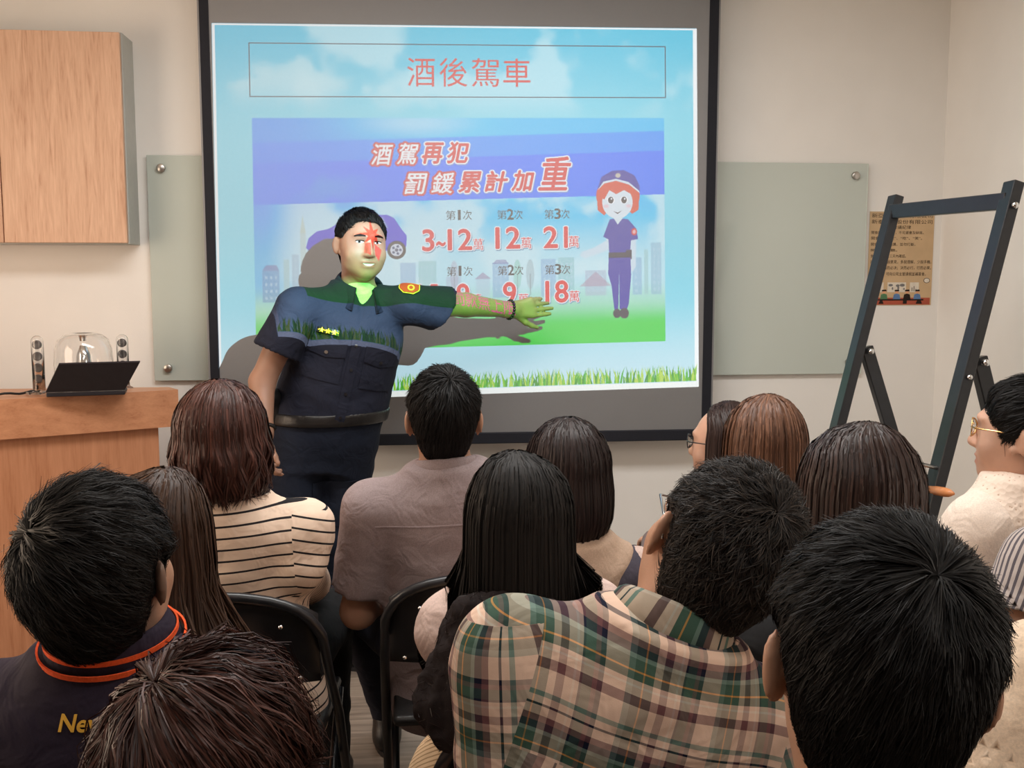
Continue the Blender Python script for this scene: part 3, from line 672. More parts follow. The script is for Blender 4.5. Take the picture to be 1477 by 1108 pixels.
for (T, B, hx, hy, D, ex, ey) in [(T1, B1, 1412, 522, 2.77, 1442, 645), (T2, B2, 1250, 506, 3.37, 1284, 620)]:
    h = atD(hx, hy, D); e_ = atD(ex, ey, D+.02); f_ = floor_pt(h, e_); f_[2] = 0
    beam(ez, 'rear_strut', f_, h+(h-f_)*.01, .03, .042, MAT['blackmetal'], sd)
    p = h-np.array([.0, .03, 0])+(h-f_)*.0
    M = Matrix.Translation(p)@Matrix.Rotation(math.pi/2, 4, 'X')
    pchild(ez, MB().lathe([(0, .012), (.006, .011), (.010, .007), (.010, 0)], 14, M), 'bolt', MAT['chrome'], True)
for T in (T1,):
    p = T+(B1-T1)*.03-np.array([0, .03, 0]); M = Matrix.Translation(p)@Matrix.Rotation(math.pi/2, 4, 'X')
    pchild(ez, MB().lathe([(0, .010), (.006, .009), (.009, .006), (.009, 0)], 14, M), 'bolt', MAT['chrome'], True)
pg0 = atD(1351, 675, 2.74); pg1 = atD(1313, 666, 2.70)
pchild(ez, MB().tube([pg0+(pg0-pg1)*.35, pg0, pg1, pg1+np.array([0, 0, .022])], .0055, 10), 'support_peg', MAT['steel'], True)
pw0 = atD(1340, 706, 2.76); pw1 = atD(1368, 711, 2.66)
pchild(ez, MB().tube([pw0, pw0+(pw1-pw0)*.8, pw1, pw1+(pw1-pw0)*.25], [.012, .013, .0115, .004], 12), 'wooden_peg', MAT['orangewood'], True)
p = T1+(B1-T1)*.30-np.array([0, .028, 0]); M = Matrix.Translation(p)@Matrix.Rotation(math.pi/2, 4, 'X')
pchild(ez, MB().lathe([(0, .009), (.005, .008), (.008, .005), (.008, 0)], 14, M), 'bolt', MAT['chrome'], True)

# ------------------------------------------------------------------ wall poster
PX0, PX1, PZ0, PZ1 = 1.937, 2.222, 1.352, 1.745
ps = tag(empty('wall_poster', ((PX0+PX1)/2, YW, PZ0)), 'tan notice poster with black lettering and office drawing in right corner', 'poster')
child_box(ps, 'sheet', (PX0, YW-.003, PZ0), (PX1, YW, PZ1), MAT['paper'])
def ptext(t, x0, x1, z0, z1, mat='ink', y=YW-.0034):
    V, T = text_tris(t); lo, hi = V.min(0), V.max(0)
    P = np.zeros((len(V), 3)); P[:, 0] = x0+(V[:, 0]-lo[0])/(hi[0]-lo[0])*(x1-x0); P[:, 2] = z0+(V[:, 1]-lo[1])/(hi[1]-lo[1])*(z1-z0); P[:, 1] = y
    o = mk('lettering', P, T, MAT[mat], ps, False); o.matrix_parent_inverse = Matrix.Translation(-ps.location)
def pp(u, v): return PX0+u*(PX1-PX0), PZ1-v*(PZ1-PZ0)
lines = [('新亞建設股份有限公司', .03, .97, .02, .065), ('新泰營造股份有限公司', .03, .97, .085, .13), ('會議紀律', .36, .64, .145, .185),
         ('開會請準時入會，不可遲會及缺席。', .03, .84, .205, .24), ('開會請勿“說”、“吃”、“笑”。', .03, .82, .265, .30), ('開會請專心聽講，並勿打斷。', .03, .72, .33, .365), ('開會請靜聽。', .03, .44, .395, .425),
         ('會議決議須在三天內確認。', .03, .58, .455, .49), ('討論時，多說意見，多說理解，少說手機。', .03, .98, .515, .555), ('有結論，議而必決；決而必行，行而必果。', .03, .98, .58, .62), ('未到人員，可向公司主管請假並補簽會。', .03, .90, .645, .685)]
for t, a, b_, c, d in lines:
    x0, z1 = pp(a, c); x1, z0 = pp(b_, d); ptext(t, x0, x1, z0, z1)
def pshape(name, pts, mat, lift=1):
    o = MB().add([(*pp(*q)[:1], YW-.0032-.0002*lift, pp(*q)[1]) for q in pts], [tuple(range(len(pts)))]).build(name, MAT[mat], ps); o.matrix_parent_inverse = Matrix.Translation(-ps.location)
def circ(cx, cy, rx, ry, n=14): return [(cx+rx*math.cos(2*math.pi*k/n), cy+ry*math.sin(2*math.pi*k/n)) for k in range(n)]
pshape('drawn_floor', [(.06, .92), (.98, .92), (.98, .995), (.06, .995)], 'pred')
pshape('drawn_board', [(.15, .755), (.25, .755), (.25, .86), (.15, .86)], 'pwhite'); pshape('drawn_board', [(.31, .755), (.60, .755), (.60, .86), (.31, .86)], 'pwhite'); pshape('drawn_board', [(.66, .755), (.80, .755), (.80, .86), (.66, .86)], 'pwhite')
for q in [(.36, .785, .035, .014), (.39, .82, .012, .016), (.47, .79, .03, .014), (.48, .815, .016, .02), (.54, .785, .04, .016), (.57, .825, .014, .01)]: pshape('drawn_map', circ(*q), 'pgrey', 2)
for q in [(.69, .81, .70, .85), (.72, .795, .73, .85), (.75, .825, .76, .85)]: pshape('drawn_bar', [(q[0], q[1]), (q[2], q[1]), (q[2], q[3]), (q[0], q[3])], 'ink', 2)
pshape('drawn_clock', circ(.92, .735, .05, .028), 'ink'); pshape('drawn_clock', circ(.92, .735, .042, .023), 'pwhite', 2)
for cx, m_ in [(.26, 'pgreen'), (.46, 'pblue'), (.62, 'ink'), (.78, 'pblue')]:
    pshape('drawn_figure', [(cx-.06, .94), (cx-.045, .885), (cx, .875), (cx+.045, .885), (cx+.06, .94)], m_, 2); pshape('drawn_face', circ(cx, .858, .028, .018), 'pskin', 3); pshape('drawn_hair', [(cx-.04, .852), (cx-.03, .835), (cx+.03, .832), (cx+.04, .85)], 'ink', 4)
pshape('drawn_table', [(.14, .935), (.88, .935), (.88, .95), (.14, .95)], 'ink', 5); pshape('drawn_leg', [(.2, .95), (.24, .95), (.26, .985), (.18, .985)], 'ink', 5); pshape('drawn_leg', [(.56, .95), (.62, .95), (.62, .985), (.56, .985)], 'ink', 5); pshape('drawn_leg', [(.78, .95), (.84, .95), (.86, .985), (.76, .985)], 'ink', 5)

# ------------------------------------------------------------------ folding chair (one built, then copied)
def make_chair():
    e = empty('folding_chair', (0, 0, 0))
    # front is +y; two bent tubes forming the back and front legs, joined by an arch
    W = .215; pts = []
    def side(sx): return [(sx*W, .23, .012), (sx*W, .13, .20), (sx*W, .0, .44), (sx*W*.99, -.12, .58), (sx*W*.97, -.19, .70)]
    arc = [(W*.9*math.cos(a), -.205-.03*math.sin(a), .725+.075*math.sin(a)) for a in np.linspace(.15, math.pi-.15, 11)]
    path = side(1)+arc+side(-1)[::-1]
    P = np.array(path); d = np.r_[0, np.cumsum(np.linalg.norm(np.diff(P, axis=0), axis=1))]; q = np.linspace(0, d[-1], 70)
    MB().tube(np.stack([np.interp(q, d, P[:, i]) for i in range(3)], 1), .0115, 10).build('back_frame', MAT['blackmetal'], e, True)
    for sx in (-1, 1):
        MB().tube([(sx*(W-.022), .17, .43), (sx*(W-.022), -.02, .22), (sx*(W-.022), -.235, .012)], .0105, 10).build('rear_leg', MAT['blackmetal'], e, True)
        MB().lathe([(0, 0), (.016, 0), (.016, .02), (.011, .028)], 12, Matrix.Translation((sx*W, .232, 0))).build('foot_cap', MAT['blackplastic'], e, True)
        MB().lathe([(0, 0), (.016, 0), (.016, .02), (.011, .028)], 12, Matrix.Translation((sx*(W-.022), -.24, 0))).build('foot_cap', MAT['blackplastic'], e, True)
        M = Matrix.Translation((sx*.13, -.2405, .735))@Matrix.Rotation(math.pi/2, 4, 'X'); MB().lathe([(0, .003), (.004, .002), (.005, 0)], 10, M).build('rivet', MAT['chrome'], e, True)
        M = Matrix.Translation((sx*.165, -.222, .615))@Matrix.Rotation(math.pi/2, 4, 'X'); MB().lathe([(0, .003), (.004, .002), (.005, 0)], 10, M).build('rivet', MAT['chrome'], e, True)
    MB().tube([(-(W-.02), -.13, .10), (W-.02, -.13, .10)], .008, 8).build('stretcher', MAT['blackmetal'], e, True)
    MB().tube([(-W, .16, .15), (W, .16, .15)], .008, 8).build('stretcher', MAT['blackmetal'], e, True)
    # curved back panel
    nx, nz = 14, 6; V = []; F = []
    for sgn in (0, 1):
        for i in range(nx+1):
            u_ = -1+2*i/nx; top_ = .59+ .20*(1-.22*abs(u_)**4); 
            for j in range(nz+1):
                z = .585+(top_-.585)*j/nz; yy = -.155-.32*(z-.58)*.55-.028*(1-u_*u_)-.006*sgn
                V.append((u_*W*.93, yy, z))
    m1 = (nx+1)*(nz+1)
    for i in range(nx):
        for j in range(nz):
            a = i*(nz+1)+j; F.append((a, a+1, a+nz+2, a+nz+1)); F.append((m1+a+nz+1, m1+a+nz+2, m1+a+1, m1+a))
    for i in range(nx):
        a = i*(nz+1); F.append((a, a+nz+1, m1+a+nz+1, m1+a)); a += nz; F.append((m1+a, m1+a+nz+1, a+nz+1, a))
    for j in range(nz):
        F.append((j, m1+j, m1+j+1, j+1)); a = nx*(nz+1)+j; F.append((a+1, m1+a+1, m1+a, a))
    mk('back_panel', np.array(V), F, MAT['blackplastic'], e, True)
    MB().box((-.195, -.17, .425), (.195, .20, .452), bev=.012).build('seat', MAT['leather'], e, True)
    return e
chair0 = make_chair()
chair_used = [False]
def chair(loc, yaw, label):
    c = chair0 if not chair_used[0] else copy_tree(chair0)
    chair_used[0] = True
    c.location = (loc[0], loc[1], 0); c.rotation_euler = (0, 0, -math.radians(yaw))
    tag(c, label, 'chair', 'black folding chairs of the audience'); return c

# ------------------------------------------------------------------ implicit-surface modelling (smooth unions meshed with surface nets)
def smin(a, b, k):
    if k <= 0: return np.minimum(a, b)
    h = np.clip(.5+.5*(b-a)/k, 0, 1); return b+(a-b)*h-k*h*(1-h)
class Field:
    def __init__(s): s.ops = []
    def _add(s, op, fn, lo, hi, k): s.ops.append((op, fn, None if lo is None else np.array(lo, float), None if hi is None else np.array(hi, float), k)); return s
    def cap(s, a, b, ra, rb=None, k=.02, op='u'):
        a = np.array(a, float); b = np.array(b, float); rb = ra if rb is None else rb; ba = b-a; l2 = max(ba@ba, 1e-9)
        def fn(P):
            pa = P-a; t = np.clip((pa@ba)/l2, 0, 1); return np.linalg.norm(pa-t[..., None]*ba, axis=-1)-(ra+(rb-ra)*t)
        r = max(ra, rb); return s._add(op, fn, np.minimum(a, b)-r, np.maximum(a, b)+r, k)
    def ell(s, c, r, R=None, k=.02, op='u'):
        c = np.array(c, float); r = np.array(r, float); R = np.eye(3) if R is None else np.array(R)
        m = r.min(); ext = np.sqrt(((R*r)**2).sum(1))
        def fn(P):
            q = (P-c)@R; k0 = np.linalg.norm(q/r, axis=-1); k1 = np.linalg.norm(q/(r*r), axis=-1); return k0*(k0-1)/np.maximum(k1, 1e-6)
        return s._add(op, fn, c-ext, c+ext, k)
    def loft(s, o, R, secs, infl=0.0, k=.03, op='u'):
        """secs: rows (z, rx, ry, yoff) in frame R (columns x,y,z) at origin o."""
        o = np.array(o, float); R = np.array(R); S = np.array(secs, float); zz = np.linspace(S[0, 0], S[-1, 0], 80)
        def sm(col):
            v = np.interp(zz, S[:, 0], col); ker = np.ones(9)/9; vp = np.r_[np.full(4, v[0]), v, np.full(4, v[-1])]; return np.convolve(vp, ker, 'valid')
        A, B, C_ = sm(S[:, 1])+infl, sm(S[:, 2])+infl, sm(S[:, 3])
        z0, z1 = S[0, 0], S[-1, 0]; rm = max(A.max(), B.max())+np.abs(C_).max()
        def fn(P):
            q = (P-o)@R; z = q[..., 2]; a = np.interp(z, zz, A); b = np.interp(z, zz, B); c = np.interp(z, zz, C_)
            x, y = q[..., 0], q[..., 1]-c; k0 = np.sqrt((x/a)**2+(y/b)**2); k1 = np.sqrt((x/(a*a))**2+(y/(b*b))**2)
            d = k0*(k0-1)/np.maximum(k1, 1e-6); d = np.where(k0 < .05, -np.minimum(a, b), d)
            return np.maximum(d, np.maximum(z-z1-infl, z0-infl-z))
        cor = np.array([o+R@np.array([sx*rm, sy*rm, z]) for sx in (-1, 1) for sy in (-1, 1) for z in (z0-.02, z1+.02)])
        return s._add(op, fn, cor.min(0), cor.max(0), k)
    def plane(s, p, n, k=.004):      # keep the side n points away from
        p = np.array(p, float); n = np.array(n, float); n = n/np.linalg.norm(n)
        return s._add('i', lambda P: (P-p)@n, None, None, k)
    def func(s, fn, op='i', lo=None, hi=None, k=.004): return s._add(op, fn, lo, hi, k)
    def eval(s, P):
        D = np.full(P.shape[:-1], 1.0)
        for op, fn, lo, hi, k in s.ops:
            d = fn(P)
            if op == 'u': D = smin(D, d, k)
            elif op == 's': D = -smin(-D, d, k)
            else: D = -smin(-D, -d, k)
        return D
    def grid(s, h, lo=None, hi=None):
        if lo is None:
            lo = np.min([o[2] for o in s.ops if o[0] == 'u'], 0)-3*h-.02; hi = np.max([o[3] for o in s.ops if o[0] == 'u'], 0)+3*h+.02
        n = np.ceil((np.array(hi)-lo)/h).astype(int)+1
        ax = [lo[i]+h*np.arange(n[i]) for i in range(3)]; D = np.full(n, 1.0, np.float32)
        for op, fn, l, u_, k in s.ops:
            if l is None: sl = (slice(None),)*3
            else:
                m = k+3*h
                sl = tuple(slice(max(0, int((l[i]-m-lo[i])/h)), min(n[i], int((u_[i]+m-lo[i])/h)+2)) for i in range(3))
                if any(q.stop <= q.start for q in sl): continue
            P = np.stack(np.meshgrid(ax[0][sl[0]], ax[1][sl[1]], ax[2][sl[2]], indexing='ij'), -1)
            d = fn(P).astype(np.float32)
            if op == 'u': D[sl] = smin(D[sl], d, k)
            elif op == 's': D[sl] = -smin(-D[sl], d, k)
            else: D[sl] = -smin(-D[sl], -d, k)
        return D, lo
    def mesh(s, h, smooth=1):
        D, lo = s.grid(h); return nets(D, lo, h, smooth)
def nets(D, lo, h, smooth=1):
    S = D < 0; n = np.array(D.shape); cn = n-1; ids = []; pts = []; quads = []
    stride = np.array([cn[1]*cn[2], cn[2], 1])
    for a in range(3):
        b, c = (a+1) % 3, (a+2) % 3
        s0 = [slice(None)]*3; s1 = [slice(None)]*3; s0[a] = slice(0, -1); s1[a] = slice(1, None)
        A, B = S[tuple(s0)], S[tuple(s1)]; idx = np.argwhere(A != B)
        ok = (idx[:, b] > 0) & (idx[:, b] < n[b]-1) & (idx[:, c] > 0) & (idx[:, c] < n[c]-1); idx = idx[ok]
        if len(idx) == 0: continue
        e1 = idx.copy(); e1[:, a] += 1
        d0 = D[tuple(idx.T)]; d1 = D[tuple(e1.T)]; t = d0/(d0-d1); p = idx.astype(float); p[:, a] += t
        q = []
        for ob, oc in ((0, 0), (1, 0), (1, 1), (0, 1)):
            cc = idx.copy(); cc[:, b] -= ob; cc[:, c] -= oc; cid = cc@stride; q.append(cid); ids.append(cid); pts.append(p)
        q = np.stack(q, 1); flip = d0 > 0; q[flip] = q[flip][:, ::-1]; quads.append(q[:, ::-1])
    ids = np.concatenate(ids); pts = np.concatenate(pts); quads = np.concatenate(quads)
    u_, inv = np.unique(ids, return_inverse=True); cnt = np.bincount(inv)
    V = np.stack([np.bincount(inv, pts[:, i])/cnt for i in range(3)], 1)*h+lo
    Q = np.searchsorted(u_, quads)
    for _ in range(smooth): V = laplace(V, Q)
    return V, Q
def laplace(V, Q, w=.5):
    E_ = np.concatenate([Q[:, [0, 1]], Q[:, [1, 2]], Q[:, [2, 3]], Q[:, [3, 0]]]); n = len(V)
    acc = np.stack([np.bincount(E_[:, 0], V[E_[:, 1], i], n)+np.bincount(E_[:, 1], V[E_[:, 0], i], n) for i in range(3)], 1)
    cnt = np.bincount(E_.ravel(), minlength=n); return V*(1-w)+acc/np.maximum(cnt, 1)[:, None]*w
def vnormals(V, Q):
    N = np.cross(V[Q[:, 2]]-V[Q[:, 0]], V[Q[:, 3]]-V[Q[:, 1]]); out = np.zeros_like(V)
    for i in range(4):
        for j in range(3): out[:, j] += np.bincount(Q[:, i], N[:, j], len(V))
    return out/(np.linalg.norm(out, axis=1)[:, None]+1e-12)
_ng = np.random.default_rng(11).random((32, 32, 32))
def vnoise(P):
    P = np.asarray(P); i = np.floor(P).astype(int); f = P-i; f = f*f*(3-2*f); o = 0
    for dx in (0, 1):
        for dy in (0, 1):
            for dz in (0, 1):
                wgt = (f[..., 0] if dx else 1-f[..., 0])*(f[..., 1] if dy else 1-f[..., 1])*(f[..., 2] if dz else 1-f[..., 2])
                o = o+wgt*_ng[(i[..., 0]+dx) % 32, (i[..., 1]+dy) % 32, (i[..., 2]+dz) % 32]
    return o

# ------------------------------------------------------------------ body builder
def R3(yaw, pitch=0, roll=0):
    """yaw right, pitch up, roll right (degrees). Columns: right, forward, up."""
    y, p, r = map(math.radians, (yaw, pitch, roll))
    return np.array(Matrix.Rotation(-y, 3, 'Z')@Matrix.Rotation(p, 3, 'X')@Matrix.Rotation(r, 3, 'Y'))
def head_prims(F, c, R, s=1.0, fat=1.0, face=True):
    def p(x, y, z): return np.array(c)+R@(np.array([x, y, z])*s)
    F.ell(p(0, -.012, .03), np.array([.075, .095, .091])*s, R, .01)
    F.ell(p(0, .025, -.008), np.array([.066*fat, .066, .088])*s, R, .03)
    F.ell(p(0, .028, -.062), np.array([.058*fat, .060, .050])*s, R, .03)
    F.ell(p(0, .066, -.094), np.array([.024, .020, .019])*s, R, .03)
    if face:
        for sx in (-1, 1):
            F.ell(p(sx*.040, .058, -.030), np.array([.026*fat, .024, .028])*s, R, .02)
            F.ell(p(sx*.032, .100, .014), np.array([.019, .014, .0105])*s, R, .010, 's')
            F.cap(p(sx*.014, .090, .034), p(sx*.046, .076, .032), .009*s, .007*s, .012)
            F.ell(p(sx*.013, .095, -.031), np.array([.009, .010, .007])*s, R, .008)
        F.cap(p(0, .086, .022), p(0, .106, -.026), .008*s, .0125*s, .012)
        F.ell(p(0, .089, -.056), np.array([.026, .011, .006])*s, R, .006)
        F.ell(p(0, .087, -.070), np.array([.022, .011, .007])*s, R, .006)
        F.ell(p(0, .101, -.0625), np.array([.024, .012, .0032])*s, R, .004, 's')
    for sx in (-1, 1):
        Re = R@R3(sx*-34, 0, sx*8)
        F.ell(p(sx*.0845, -.016, -.004), np.array([.0075, .020, .033])*s, Re, .007)
        F.ell(p(sx*.076, .004, -.026), np.array([.007, .008, .011])*s, Re, .006)
        F.ell(p(sx*.0945, -.006, .0), np.array([.0065, .011, .019])*s, Re, .005, 's')
def hand_prims(F, w_, d, n, thumb, s=1.0, curl=25, spread=4, tcurl=15, point=None):
    """w_ wrist point, d hand direction, n palm normal (palm side), thumb: direction of thumb side."""
    d = np.array(d, float); d /= np.linalg.norm(d); n = np.array(n, float); n -= d*(n@d); n /= np.linalg.norm(n)
    x = np.cross(n, d); x *= 1 if x@np.array(thumb) > 0 else -1; w_ = np.array(w_, float)
    F.cap(w_-d*.02, w_+d*.012, .026*s, .026*s, .02)
    for i, t in enumerate((.030, .010, -.011, -.030)):
        F.cap(w_+x*t*.55*s+d*.012, w_+d*(.088-.004*abs(i-1.2))*s+x*t*s, .0145*s, .0125*s, .012)
    lens = (.072, .080, .074, .058)
    for i, t in enumerate((.031, .0105, -.0105, -.030)):
        b = w_+d*(.088-.005*abs(i-1.2))*s+x*t*s; L_ = lens[i]*s; cu = curl+(i*3); a0 = 0.0
        if point is not None: cu = point[i]
        dr = d*math.cos(math.radians(spread*(1.5-i)))+x*math.sin(math.radians(spread*(1.5-i)))
        for sgm, fr in enumerate((.45, .31, .24)):
            a0 += math.radians(cu*(.6 if sgm == 0 else 1.0)); v = dr*math.cos(a0)+n*math.sin(a0); e = b+v*L_*fr
            F.cap(b, e, (.0095-.0008*sgm)*s, (.0088-.0009*sgm)*s, .004); b = e
    b = w_+x*.026*s+d*.022*s+n*.006*s; v = x*.62+d*.74+n*.22; v /= np.linalg.norm(v)
    for sgm, L_ in enumerate((.042, .032, .026)):
        e = b+v*L_*s; F.cap(b, e, (.0135-.002*sgm)*s, (.0115-.0018*sgm)*s, .008); b = e
        v = v+n*.1*tcurl/15+d*.18-x*.08; v /= np.linalg.norm(v)
TORSO_M = [(-.16, .165, .125, .0), (-.05, .172, .130, .0), (.10, .168, .122, .005), (.24, .165, .118, .008), (.36, .176, .118, .006), (.43, .172, .105, -.004), (.475, .120, .082, -.012), (.51, .062, .060, -.018)]
TORSO_F = [(-.16, .160, .125, .0), (-.05, .165, .128, .0), (.10, .142, .108, .008), (.22, .138, .105, .012), (.33, .150, .108, .010), (.40, .146, .095, -.002), (.445, .102, .074, -.012), (.48, .055, .055, -.018)]
class Sk: pass
def skeleton(hc, hrot, pelvis, tyaw, troll=0, male=True, s=1.0, sh=None, elbows=None, wrists=None, knees=None, feet=None, fold=.47):
    k = Sk(); k.hc = np.array(hc, float); k.HR = R3(*hrot); k.s = s; k.male = male; k.hs = (1.0 if male else .955)*s
    mid = R3(hrot[0]*.6+tyaw*.4, hrot[1]*.35, hrot[2]*.5+troll*.5)
    k.neck = k.hc+mid@np.array([0, -.030, -.168])*s
    k.pel = np.array(pelvis, float); z = k.neck-k.pel; k.L = np.linalg.norm(z); z /= k.L
    f = np.array([math.sin(math.radians(tyaw)), math.cos(math.radians(tyaw)), 0]); y = f-z*(f@z); y /= np.linalg.norm(y); x = np.cross(y, z)
    rr = math.radians(troll); x, z2 = x*math.cos(rr)-z*math.sin(rr), z
    k.TR = np.stack([x, y, np.cross(x, y)], 1); k.TR[:, 2] /= np.linalg.norm(k.TR[:, 2])
    T = np.array(TORSO_M if male else TORSO_F); T[:, 1:] *= s; T[:, 0] *= k.L/T[-1, 0]*1.0; k.secs = T
    sw = (sh or (.185 if male else .160))*s; k.sh = [k.neck+k.TR@np.array([sx*sw, -.008, -.078*s]) for sx in (-1, 1)]
    F3 = R3(tyaw)
    k.F3 = F3
    if elbows is None: elbows = [k.sh[i]+k.TR@np.array([(-1, 1)[i]*.055, .045, -.275])*s for i in (0, 1)]
    if wrists is None: wrists = [k.pel+F3@np.array([(-1, 1)[i]*.10, .30, .12]) for i in (0, 1)]
    k.el = [np.array(e, float) for e in elbows]; k.wr = [np.array(e, float) for e in wrists]
    k.hip = [k.pel+F3@np.array([(-1, 1)[i]*.085, .02, -.01]) for i in (0, 1)]
    if knees is None: knees = [k.pel+F3@np.array([(-1, 1)[i]*.13, fold-.05, .0]) for i in (0, 1)]
    k.kn = [np.array(e, float) for e in knees]; [e.__setitem__(2, max(e[2], .50)) for e in k.kn] if feet is None else None
    if feet is None: feet = [np.array([k.kn[i][0], k.kn[i][1], .085])+F3@np.array([0, -.02, 0]) for i in (0, 1)]
    k.ft = [np.array(e, float) for e in feet]; k.fd = [F3@np.array([0, 1., 0])]*2
    return k
def arm_prims(F, k, i, infl=0.0, upto=1.0, lo=1.0):
    s = k.s; m = 1.0 if k.male else .84
    F.cap(k.sh[i], k.el[i], .052*s*m+infl, .042*s*m+infl, .03)
    if lo > 0: e = k.el[i]+(k.wr[i]-k.el[i])*lo; F.cap(k.el[i], e, .043*s*m+infl, (.028 if lo >= 1 else .034)*s*m+infl, .02)
def body_field(k, fat=1.0, face=True, hands=None):
    F = Field(); s = k.s
    head_prims(F, k.hc, k.HR, k.hs, fat, face)
    nk = k.hc+k.HR@np.array([0, -.022, -.065])*s; nr = (.057 if k.male else .046)*s
    F.cap(nk, k.neck+k.TR@np.array([0, .0, -.03]), nr, nr*1.05, .03)
    sec = k.secs.copy(); sec[:, 1:3] -= .008; F.loft(k.pel, k.TR, sec, 0, .04)
    for i in (0, 1):
        F.cap(k.neck+k.TR@np.array([0, -.01, -.03]), k.sh[i], .045*s, .045*s, .05); arm_prims(F, k, i)
        d = k.wr[i]-k.el[i]; h = (hands or [None, None])[i]
        if h is None:
            n = np.array([0, 0, -1.]); th = k.F3@np.array([(1, -1)[i], 0, 0]); dd = d*.3/np.linalg.norm(d)+k.F3@np.array([0, .8, -.25])
            hand_prims(F, k.wr[i], dd, n, th, s*(1 if k.male else .9), 16)
        else: hand_prims(F, k.wr[i], *h[0], **h[1])
    return F
def shirt_field(k, sleeve='short', infl=.011, neck=None, slen=None, sl_loose=.012, drape=None):
    F = Field(); s = k.s; F.loft(k.pel, k.TR, k.secs, infl, .04)
    for i in (0, 1):
        F.cap(k.neck+k.TR@np.array([0, -.012, -.036*s]), k.sh[i], .050*s+infl, .046*s+infl, .06)
        m = 1.0 if k.male else .84
        if sleeve == 'short':
            L_ = slen or .72; e = k.sh[i]+(k.el[i]-k.sh[i])*L_; dn = (k.el[i]-k.sh[i])/np.linalg.norm(k.el[i]-k.sh[i]); A = Field()
            a, b = k.sh[i], e+dn*.06; lo_ = sl_loose; hn = dn
            if drape and i in drape: b = b+np.array([0, 0, -drape[i][0]]); lo_ = drape[i][1]; hn = dn+np.array([0, 0, -drape[i][2]]); hn /= np.linalg.norm(hn)
            ra, rb = .053*s*m+infl, .046*s*m+infl+lo_
            def fn(P, a=a, b=b, ra=ra, rb=rb, e=e, dn=hn):
                ba = b-a; pa = P-a; t = np.clip((pa@ba)/(ba@ba), 0, 1); d = np.linalg.norm(pa-t[..., None]*ba, axis=-1)-(ra+(rb-ra)*t); return np.maximum(d, (P-e)@dn)
            F.func(fn, 'u', np.minimum(a, b)-rb-.01, np.maximum(a, b)+rb+.01, .03)
            ir = rb-.0135; 
            if not (drape and i in drape): F.cap(e-dn*.03, e+dn*.08, ir-.006, ir, .002, 's')
        elif sleeve == 'long':
            arm_prims(F, k, i, infl+sl_loose*.5, 1, .93)
    nr = (.064 if k.male else .058)*s if neck is None else neck
    F.cap(k.neck+k.TR@np.array([0, .004, -.035*s]), k.hc+k.HR@np.array([0, -.02, -.05]), nr, nr*1.05, .006, 's')
    return F
def shirt_mesh(k, F, h=.008, wr=.0035, seed=0, sm=2):
    V, Q = F.mesh(h, sm); N = vnormals(V, Q); L3 = (V-k.pel)@k.TR
    P = L3*np.array([9, 9, 22])+seed*3.7; P[:, 2] += 1.6*vnoise(L3*7+seed); a = vnoise(P)-.5
    b = vnoise(L3*np.array([14, 14, 30])+seed+9)-.5
    V = V+N*((a*wr*2.2+b*wr)[:, None])
    return V, Q
def garment_coords(k, V, plaid=False):
    """cloth coordinates: body, yoke and sleeves are separate cut pieces, chosen in the material by smooth masks"""
    L3 = (V-k.pel)@k.TR; z0 = np.zeros(len(V)); g = np.stack([.165*np.arctan2(L3[:, 0], -L3[:, 1]), L3[:, 2], z0], 1)
    gy = np.stack([L3[:, 2]+.03, L3[:, 0]*1.02+L3[:, 2]*.07+.05, z0], 1); my = L3[:, 2]-(k.L-.150)-.10*np.abs(L3[:, 0])*0 if plaid else z0-1
    ga = np.zeros((len(V), 3)); ma = z0-1.0
    for i in (0, 1):
        sd = (L3[:, 0]*(-1, 1)[i]) > 0; lat = L3[:, 0]*(-1, 1)[i]; shx = ((k.sh[i]-k.pel)@k.TR)[0]*(-1, 1)[i]
        for fore, (a, b) in enumerate(((k.sh[i], k.el[i]), (k.el[i], k.wr[i]))):
            ba = b-a; L_ = np.linalg.norm(ba); x = np.cross(ba, [0, 1., .2]); x /= np.linalg.norm(x); y_ = np.cross(ba/L_, x)
            t = (V-a)@ba/L_; r = np.linalg.norm(V-a-(t/L_)[:, None]*ba, axis=1)
            m = np.minimum(np.minimum(t-(0 if fore else -.05), L_+.06-t), .09-r)
            if not fore: m = np.minimum(m, np.maximum(lat-(shx-.016), t-.16))
            c = np.stack([np.arctan2((V-a)@x, (V-a)@y_)*.06, -t-(.29 if fore else 0), z0], 1)
            use = sd & ((m > ma) if not fore else (t > .02) & (m > 0)); ga[use] = c[use]; ma = np.where(sd, np.maximum(ma, m), ma)
    return {'gco': g, 'gcy': gy, 'gca': ga, 'gm': np.stack([ma, my, z0], 1)}
def attach(o, par): o.matrix_parent_inverse = par.matrix_basis.inverted(); return o
def person_root(k, F, h, mat, label, name='person', lipmask=True, stub=None, sm=1):
    V, Q = F.mesh(h, sm); L3 = (V-k.hc)@k.HR/k.hs
    lip = np.exp(-((L3[:, 0]/.026)**4+((L3[:, 2]+.063)/.0125)**4))*(L3[:, 1] > .07)
    base = np.array([k.pel[0], k.pel[1], 0.0])
    at = {'lip': lip*.8, 'stubble': np.zeros(len(V)) if stub is None else stub(L3)}
    o = mk(name, V-base, Q, MAT[mat], None, True, at, loc=base); tag(o, label, 'person', None if 'officer' in label else 'seated audience'); return o
def part(par, name, V, Q, mat, attrs=None, smooth=True, label=None):
    b = np.array(par.location); o = mk(name, np.asarray(V)-b, Q, MAT[mat] if isinstance(mat, str) else mat, par, smooth, attrs)
    if label: o['label'] = label
    return o
